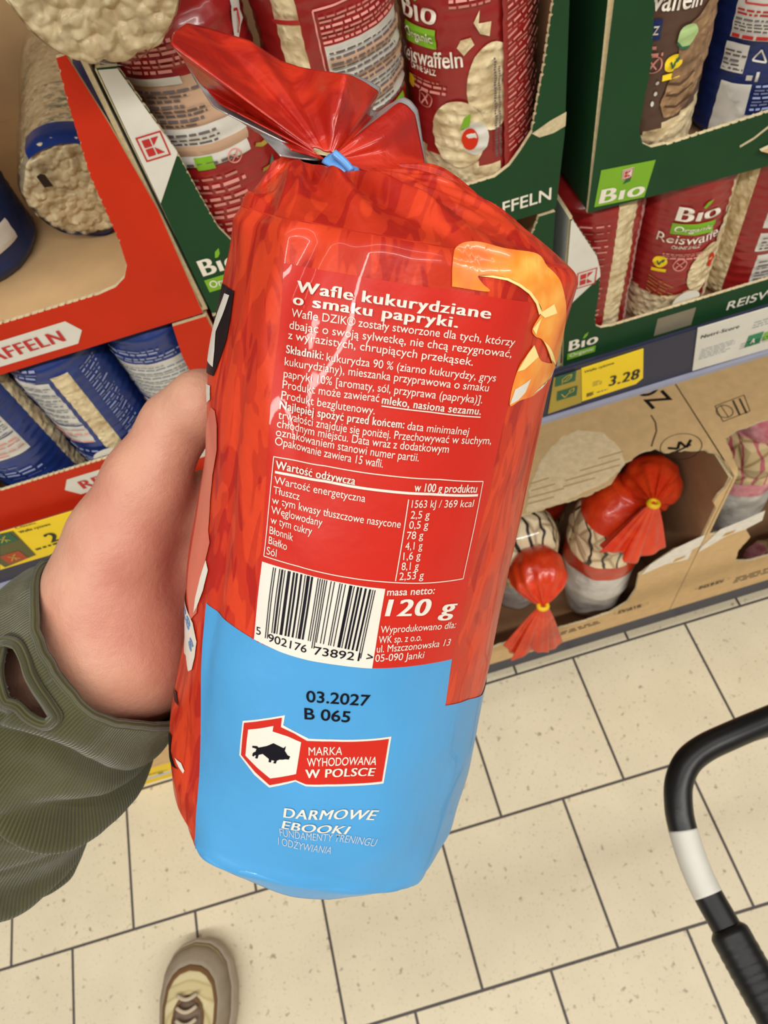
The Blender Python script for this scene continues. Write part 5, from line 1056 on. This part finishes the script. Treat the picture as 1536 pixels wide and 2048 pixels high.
for i in range(nL):
    tt = T_[i]; nn = tow-(tow@tt)*tt; nn /= np.linalg.norm(nn); sd = np.cross(tt, nn); w = arcl[i]     # th=0 towards camera, th=pi/2 to sd
    tilt = .0075*np.cos(th_) if i < 40 else .0075*np.cos(th_)*max(0, 1-(i-40)/60)
    r_ = BASE_R(w)*np.ones(nT)
    side = .72-.28*np.sin(th_)
    for k_, fc in enumerate(fold_c):
        ww = w-fc-.016*np.sin(th_*1+k_*1.9)*(.6 if k_ else .15)-.004*np.sin(th_*3+k_*2.1)-.004*lattice_noise(th_*1.4, k_*5, 0, 40)
        gate = np.clip(.62+.75*lattice_noise(np.cos(th_)*1.3+k_*3.7, np.sin(th_)*1.3, k_*2.2, 44), .12, 1.25) if k_ else 1.
        r_ = r_+gate*(.0100 if k_ > 1 else .0045)*side*(np.exp(-(ww/.0068)**2)-1.1*np.exp(-((ww-.0098)/.0034)**2))
    r_ = r_+.0030*lattice_noise(np.cos(th_)*1.8+7, np.sin(th_)*1.8, w*30, 31)+.0004*lattice_noise(np.cos(th_)*9, np.sin(th_)*9, w*160, 33)
    r_ = r_-.004*np.exp(-((th_-PI)/.9)**2)
    Vs.append(path[i]+r_[:, None]*(np.cos(th_)[:, None]*nn+np.sin(th_)[:, None]*sd)+np.zeros(nT)[:, None]); Us.append(np.stack([th_/(2*PI)*.30, np.full(nT, w)], 1))
Vs = np.array(Vs)
scr = lambda P: np.stack([768+FPX*P[..., 0]/P[..., 2], 1024+FPX*P[..., 1]/P[..., 2]], -1)
Fs = grid_faces(nT, nL)
# thumb hole: an opening through the knit near the cuff
PXs = scr(Vs); hx = np.array([(6, 1282), (36, 1288), (52, 1318), (66, 1362), (96, 1405), (114, 1432), (96, 1450), (62, 1436), (34, 1410), (10, 1400), (-6, 1340)], float)
def inpoly(P, poly):
    x, y = P[:, 0], P[:, 1]; r_ = np.zeros(len(P), bool); n = len(poly)
    for i in range(n):
        (x0, y0), (x1, y1) = poly[i], poly[(i+1) % n]; c_ = ((y0 > y) != (y1 > y)) & (x < (x1-x0)*(y-y0)/(y1-y0+1e-12)+x0); r_ ^= c_
    return r_
frontv = np.zeros((nL, nT), bool); frontv[:, :] = (np.cos(th_) > .1)[None]
hole = (inpoly(PXs.reshape(-1, 2), hx) & frontv.ravel() & (np.repeat(np.arange(nL), nT) > 12))
Fk = [f for f in Fs if not all(hole[i] for i in f)]
sl = mk('sleeve', C2W(Vs.reshape(-1, 3)), Fk, KNIT, person, uv=np.array(Us).reshape(-1, 2)); sl['label'] = 'olive green ribbed knit sleeve'
md = sl.modifiers.new('thickness', 'SOLIDIFY'); md.thickness = .0024; md.offset = -1
# thick rim of the cuff and of the hole
rim = Vs[0]; Vt, Ft = [], []
def rope(name, pts, rad, closed, parent, amp=.0006):
    P = np.asarray(pts); k = len(P); T2 = np.roll(P, -1, 0)-np.roll(P, 1, 0) if closed else np.gradient(P, axis=0); T2 /= np.linalg.norm(T2, axis=1, keepdims=True)
    Vr, Ur = [], []
    for i in range(k):
        n1_ = tow-(tow@T2[i])*T2[i]; n1_ /= np.linalg.norm(n1_); b_ = np.cross(T2[i], n1_)
        for j in range(14):
            a_ = 2*PI*j/14; Vr.append(P[i]+(rad+amp*math.sin(a_*4+i*.05))*(math.cos(a_)*n1_+math.sin(a_)*b_)); Ur.append((j/14*rad*6.3, i*.001))
    Fr = grid_faces(14, k)+([((k-1)*14+j, (k-1)*14+(j+1) % 14, (j+1) % 14, j) for j in range(14)] if closed else [])
    return mk(name, C2W(np.array(Vr)), Fr, KNIT, parent, uv=np.array(Ur))
rope('cuff_edge', rim, .0016, True, sl, .0003)
hz = []
for (x, y) in spline(np.vstack([hx, hx[:1]]), 90)[:-1]:
    d2 = np.where(frontv.ravel(), ((PXs.reshape(-1, 2)-[x, y])**2).sum(1), 1e9); hz.append(Vs.reshape(-1, 3)[d2.argmin()])
hz = np.array(hz)
for _ in range(6): hz = .25*np.roll(hz, 1, 0)+.5*hz+.25*np.roll(hz, -1, 0)
rope('thumb_hole_edge', hz-np.array([0, 0, .0006]), .0021, True, sl, .0005)
# ------------------------------------------------------------------ sneaker on the floor
def shoe():
    base = onZ(398, 1990, 0); fw = np.array([.13, 1., 0]); fw /= np.linalg.norm(fw); rt = np.array([fw[1], -fw[0], 0]); toe = onZ(400, 1874, .02)
    o = thing('sneaker', 'beige sneaker with cream and brown wavy lines on the floor tiles', 'shoe', (toe[0]-.14*fw[0], toe[1]-.14*fw[1], 0))
    prof = [(0, 0), (.006, .026), (.018, .042), (.04, .056), (.08, .0635), (.12, .062), (.17, .052), (.22, .046), (.26, .045), (.285, .038), (.297, .018), (.30, 0)]
    L = np.array(prof); ts = np.linspace(0, 1, 120); dd = np.concatenate([[0], np.cumsum(np.linalg.norm(np.diff(L, axis=0), axis=1))])/np.sum(np.linalg.norm(np.diff(L, axis=0), axis=1))
    half = np.stack([np.interp(ts, dd, L[:, k]) for k in (0, 1)], 1); ring = np.vstack([half*[1, 1], (half*[1, -.94])[::-1][1:-1]])*[1, 1.10]; n = len(ring)
    def place(a, b, z): return toe-fw*a+rt*b+np.array([0, 0, z-toe[2]])
    SOLE = M('grey_beige_sole', (176, 162, 146), .7, .06, 60); UP = NT('wavy_knit_upper'); v = UP.coords(); wv = UP.node('ShaderNodeTexWave', wave_type='RINGS', rings_direction='Z'); wv.inputs['Scale'].default_value = 9; wv.inputs['Distortion'].default_value = 5; wv.inputs['Detail'].default_value = 1; wv.inputs['Detail Scale'].default_value = 1.2
    UP.link(v, wv.inputs['Vector']); UP.col(UP.ramp(wv.outputs['Fac'], [(.2, lin((206, 190, 142))), (.5, lin((186, 168, 118))), (.85, lin((214, 200, 156)))])); UP.set(Roughness=.85); UP.bump(UP.noise(v, 500, 2), .3, .001)
    V, Fs = [], []
    for (z, k, sh_) in ((0, .93, .004), (.004, .97, .002), (.02, 1.0, 0), (.034, .985, .001), (.040, .955, .004), (.040, .80, .014)):
        for a, b in ring: V.append(place(.15+(a-.15)*k, b*k, z))
    m = 6; Fs = grid_faces(n, m)+[tuple(range(n-1, -1, -1)), tuple(range((m-1)*n, m*n))]
    mk('sole', V, Fs, SOLE, o)
    # upper: rises from the sole to the opening
    V = []
    lv = [(.040, .94, 0), (.046, .93, 0), (.054, .88, 0), (.061, .80, 0), (.067, .68, 0), (.071, .54, 0), (.073, .40, 0), (.074, .25, .0), (.0745, .10, 0)]
    for z, k, _ in lv:
        for a, b in ring:
            cz = 1+.55*min(1, max(0, (a-.06)/.20)); V.append(place(.15+(a-.15)*(k if a < .15 else .4+.6*k), b*k, .04+(z-.04)*cz))
    mk('upper', V, grid_faces(n, len(lv))+[tuple(range((len(lv)-1)*n, len(lv)*n))], UP.m, o)
    surfz = lambda a, k: .04+(np.interp(k, [.10, .25, .40, .54, .68, .80, .88, .94], [.0745, .074, .073, .071, .067, .061, .054, .040])-.04)*(1+.55*min(1, max(0, (a-.06)/.20)))
    TOEC = M('taupe_toe_cap', (150, 136, 116), .8, .08, 60); BR = M('brown_piping', (112, 78, 42), .7)
    # toe cap band and brown piping follow the outline
    def bandmesh(nm, k0, k1, a_end, mat, lift, skew=0):
        V, Fs = [], []; sel = [i for i, (a, b) in enumerate(ring) if a < a_end+(skew*b)]; sel = sorted(sel, key=lambda i: math.atan2(ring[i][1], .15-ring[i][0]))
        for i in sel:
            a, b = ring[i]
            for q in range(5):
                k = k0+(k1-k0)*q/4; V.append(place(.15+(a-.15)*k, b*k, surfz(a, k)+lift))
        for i in range(len(sel)-1):
            for q in range(4): Fs.append((i*5+q, i*5+q+1, (i+1)*5+q+1, (i+1)*5+q))
        oo = mk(nm, V, Fs, mat, o); md = oo.modifiers.new('thickness', 'SOLIDIFY'); md.thickness = .0018; md.offset = 0
    bandmesh('toe_cap', .94, .72, .16, TOEC, .0014); bandmesh('piping', .72, .66, .17, BR, .0018); bandmesh('piping', .42, .38, .135, BR, .0018)
    for q in range(4):
        a = .085+.018*q; pts = [place(a+.008*math.sin(u*3), (-.018+.036*u), surfz(a, .35)+.003+.003*math.sin(PI*u)) for u in np.linspace(0, 1, 12)]
        Vt, Ft = tube_geo(pts, .0032, 8, .6); mk('lace', Vt, Ft, M('beige_lace', (192, 176, 150), .85), o)
    bandmesh('tongue', .38, .05, .14, M('brown_grey_tongue', (120, 100, 84), .9), .0006)
    return o
shoe()
# ------------------------------------------------------------------ trolley handle on the right
tr = thing('trolley', 'black trolley handle with a white band, at the right edge of the photo', 'shopping cart', (.33, -.35, 0))
D0 = .66
hp = [atD(1640, 1398, .70), atD(1536, 1440, .69), atD(1460, 1472, .68), atD(1408, 1497, .675), atD(1375, 1525, .67), atD(1358, 1565, .665), atD(1357, 1610, .66), atD(1364, 1652, .655), atD(1385, 1720, .645), atD(1412, 1782, .635), atD(1450, 1850, .62), atD(1500, 1940, .60), atD(1560, 2045, .575)]
pp = spline(hp, 180); iw = [np.argmin(np.linalg.norm(pp-q, axis=1)) for q in (atD(1366, 1658, .655), atD(1424, 1790, .632), atD(1453, 1856, .619))]
Vt, Ft = tube_geo(pp, .0126, 24); mk('handle_bar', Vt, Ft, BLACKP, tr)
WB = M('white_band_plastic', (206, 202, 192), .5); Vt, Ft = tube_geo(pp[iw[0]:iw[1]], .01285, 24); mk('white_band', Vt, Ft, WB, tr)
seg_ = pp[iw[2]:]; rr_ = np.full(len(seg_), .0168); rr_[:3] = [.0128, .0150, .0165]; rr_ = rr_+.0003*np.sin(np.arange(len(seg_))*2.4)*(np.arange(len(seg_)) > 6); Vt, Ft = tube_geo(seg_, rr_, 24); mk('grip', Vt, Ft, BLACKP, tr)
e0 = pp[-1]; Vt, Ft = tube_geo(spline([e0, e0+np.array([.03, -.09, -.02]), np.array([.36, -.42, .45]), np.array([.37, -.44, .06])], 40), .012, 16); mk('post', Vt, Ft, BLACKP, tr)
e1 = pp[0]; Vt, Ft = tube_geo(spline([e1, e1+np.array([.28, .01, .02]), e1+np.array([.36, -.06, .01]), np.array([.72, -.30, .62]), np.array([.74, -.42, .45]), np.array([.74, -.44, .06])], 60), .0126, 16); mk('post', Vt, Ft, BLACKP, tr)
for x_ in (.37, .74):
    Vt, Ft = tube_geo([(x_-.012, -.44, .035), (x_+.012, -.44, .035)], .035, 24); mk('caster', Vt, Ft, BLACKP, tr)
Vt, Ft = tube_geo([(.37, -.44, .08), (.74, -.44, .08)], .012, 12); mk('cross_bar', Vt, Ft, BLACKP, tr)
# ------------------------------------------------------------------ gathered snack bags in the kraft boxes
def cookie_mat(name, c0, c1, sc=26):
    t = NT(name); v = t.coords(); w = t.node('ShaderNodeTexWave', wave_type='BANDS'); w.inputs['Scale'].default_value = sc; w.inputs['Distortion'].default_value = 9; w.inputs['Detail'].default_value = 2; w.inputs['Detail Scale'].default_value = .9
    t.link(v, w.inputs['Vector']); m = t.node('ShaderNodeMixRGB', blend_type='MULTIPLY'); m.inputs[0].default_value = 1
    t.link(t.ramp(w.outputs['Fac'], [(.07, lin(c1)), (.14, lin(c0))]), m.inputs[1]); vo = t.node('ShaderNodeTexVoronoi', feature='DISTANCE_TO_EDGE'); vo.inputs['Scale'].default_value = 20; t.link(v, vo.inputs['Vector'])
    t.link(t.ramp(vo.outputs['Distance'], [(.0, (.5, .42, .34, 1)), (.08, (1, 1, 1, 1))]), m.inputs[2]); t.col(m.outputs[0])
    t.set(Roughness=.6, Coat_Weight=.7, Coat_Roughness=.1); t.bump(vo.outputs['Distance'], .9, .02); return t.m
COOK = cookie_mat('striped_cookies', (240, 220, 180), (40, 30, 26), 15); COOKP = cookie_mat('pink_striped_cookies', (216, 190, 140), (196, 96, 104), 18)
def filmc(name, c, c2, sc=30):
    t = NT(name); v = t.coords(); t.col(t.ramp(t.noise(v, sc, 3, .5, 1), [(.35, lin(c)), (.65, lin(c2))])); t.set(Roughness=.3, Coat_Weight=.3, Coat_Roughness=.1); t.bump(t.noise(v, 60, 4), .5, .004); return t.m
ORF = filmc('orange_film', (206, 48, 16), (220, 66, 24)); PKF = filmc('pink_film', (206, 110, 124), (232, 168, 176)); WHF = filmc('white_film', (196, 192, 186), (214, 210, 204)); RDF = filmc('red_stripe_film', (186, 46, 20), (198, 56, 26)); TIEY = M('yellow_tie', (236, 190, 20), .5)
def gathered_bag(name, label, group, body, radii, zones, dome_c, dome_r, tie, skirt_end, skirt_r, film, seed=1, tiecol=TIEY):
    """bag swept along `body`, drawn together at `tie`, skirt of film beyond it"""
    o = thing(name, label, 'snack bag', tuple(body[0]), group=group)
    pth = spline(body, 60); rr = np.interp(np.linspace(0, 1, 60), np.linspace(0, 1, len(radii)), radii); n = 72
    V, Fs = tube_geo(pth, rr, n); V = np.array(V); idx = np.arange(len(V)); i_, j_ = idx//n, idx % n; c_ = pth[i_]
    V = c_+(V-c_)*(1+.05*lattice_noise(j_/n*9, i_/6, 0, seed)+.03*lattice_noise(j_/n*22, i_/3, 0, seed+2))[:, None]
    u = (np.arange(len(Fs))//n)/60.
    for k_, (nm, mt, u0, u1) in enumerate(zones):
        fs = [f for f, q in zip(Fs, u) if u0 <= q < u1 or (q >= 59/60. and u1 >= 1 and len(f) > 4)]
        fs = [f for f in fs if len(f) == 4]
        if u0 <= 0: fs.append(tuple(range(n-1, -1, -1)))
        if u1 >= 1: fs.append(tuple(range(59*n, 60*n)))
        used = np.unique(np.concatenate([np.array(f) for f in fs])); mp_ = -np.ones(len(V), int); mp_[used] = np.arange(len(used)); mk(nm, V[used], [tuple(mp_[list(f)]) for f in fs], mt, o)
    ax_ = np.array(tie)-np.array(dome_c); Lx = np.linalg.norm(ax_); ax_ = ax_/Lx; e1 = np.cross(ax_, [0, 0, 1.]); e1 /= np.linalg.norm(e1); e2 = np.cross(ax_, e1)
    na, nb = 110, 46; V = []
    for i in range(nb):
        a_ = .02+(PI*.86)*i/(nb-1)
        for j in range(na):
            b_ = 2*PI*j/na; pl = (.10*math.sin(b_*11+seed)+.06*math.sin(b_*17+2*math.sin(b_*3)))*math.exp(-a_/.9)+.05*lattice_noise(b_*2, a_*3, 0, seed+5)
            r_ = dome_r*(1+pl*(1-math.exp(-a_/.25))); zed = math.cos(a_)*r_; tow_ = math.exp(-(a_/.42)**2); q = r_*math.sin(a_)*(1-.55*tow_)
            zed = zed*(1-tow_)+Lx*tow_ if Lx > dome_r*.6 else zed
            V.append(np.array(dome_c)+ax_*zed+q*(math.cos(b_)*e1+math.sin(b_)*e2))
    mk('gathered_top', V, grid_faces(na, nb), film, o)
    d_ = np.array(skirt_end)-np.array(tie); Ls = np.linalg.norm(d_); d_ = d_/Ls; e1 = np.cross(d_, [0, 1., 0]); e1 /= np.linalg.norm(e1); e2 = np.cross(d_, e1); V = []
    for i in range(26):
        w = i/25
        for j in range(na):
            b_ = 2*PI*j/na; r_ = .005+skirt_r*w**.75*(1+.22*math.sin(b_*6+seed)*w+.10*math.sin(b_*13+seed*2)); V.append(np.array(tie)+d_*Ls*w*(1+.10*math.sin(b_*3+seed))+r_*(math.cos(b_)*e1+.45*math.sin(b_)*e2))
    sk = mk('skirt', V, grid_faces(na, 26), film, o); md = sk.modifiers.new('thickness', 'SOLIDIFY'); md.thickness = .0005
    V = []
    for i in range(20):
        for j in range(10):
            a_, b_ = 2*PI*i/20, 2*PI*j/10; q = .0072+.0038*math.cos(b_); V.append(np.array(tie)+(q*math.cos(a_))*e1+(q*.9*math.sin(a_))*e2+d_*.0045*math.sin(b_))
    mk('tie', V, [(i*10+j, i*10+(j+1) % 10, ((i+1) % 20)*10+(j+1) % 10, ((i+1) % 20)*10+j) for i in range(20) for j in range(10)], tiecol, o)
    return o
GB = 'orange snack bags in the kraft box'
V3 = lambda *a: [np.array(q, float) for q in a]
gathered_bag('snack_bag', 'orange bag with yellow tie and white base label, right side of the torn box', GB, V3((.346, .512, .134), (.346, .512, .25), (.346, .514, .36), (.356, .518, .44), (.386, .524, .495)), [.050, .062, .062, .057, .034],
             [('label_band', WHF, 0, .41), ('red_stripe', RDF, .41, .51), ('cookie_window', COOK, .51, .74), ('film', ORF, .74, 1.01)], np.array([.417, .526, .488]), .047, np.array([.388, .470, .531]), np.array([.360, .452, .440]), .046, ORF, 3)
gathered_bag('snack_bag', 'orange bag with yellow tie hanging over the front lip of the torn box', GB, V3((.214, .572, .134), (.214, .568, .27), (.214, .550, .385), (.212, .512, .425)), [.046, .060, .062, .044],
             [('label_band', WHF, 0, .34), ('cookie_window', COOK, .34, 1.01)], np.array([.213, .474, .402]), .046, onY(1086, 1212, .420), onY(1066, 1290, .404), .040, ORF, 6)
gathered_bag('snack_bag', 'orange bag behind the two tied bags, under the torn lid', GB, V3((.300, .690, .134), (.300, .688, .20), (.300, .680, .28), (.300, .672, .325)), [.044, .052, .052, .040],
             [('cookie_window', COOK, 0, .5), ('film', ORF, .5, 1.01)], np.array([.300, .680, .325]), .044, np.array([.30, .71, .38]), np.array([.30, .72, .41]), .03, ORF, 9)
GP = 'pink snack bags in the right kraft box'
gathered_bag('snack_bag', 'pink bag of cream cookies with white label in the right kraft box', GP, V3((.622, .572, .134), (.622, .572, .26), (.622, .572, .37), (.628, .575, .45), (.640, .585, .50)), [.052, .065, .066, .064, .044],
             [('label_band', WHF, 0, .48), ('pink_stripe', PKF, .48, .56), ('cookie_window', COOKP, .56, .84), ('film', PKF, .84, 1.01)], np.array([.636, .578, .505]), .056, np.array([.66, .53, .55]), np.array([.67, .49, .52]), .04, PKF, 12)
gathered_bag('snack_bag', 'small pink bag lying at the lip of the right kraft box', GP, V3((.648, .472, .150), (.660, .476, .160), (.680, .478, .162), (.712, .480, .160)), [.012, .022, .026, .022],
             [('film', PKF, 0, .6), ('cookie_window', COOKP, .6, 1.01)], np.array([.735, .480, .160]), .022, np.array([.765, .472, .165]), np.array([.79, .465, .165]), .018, PKF, 15)
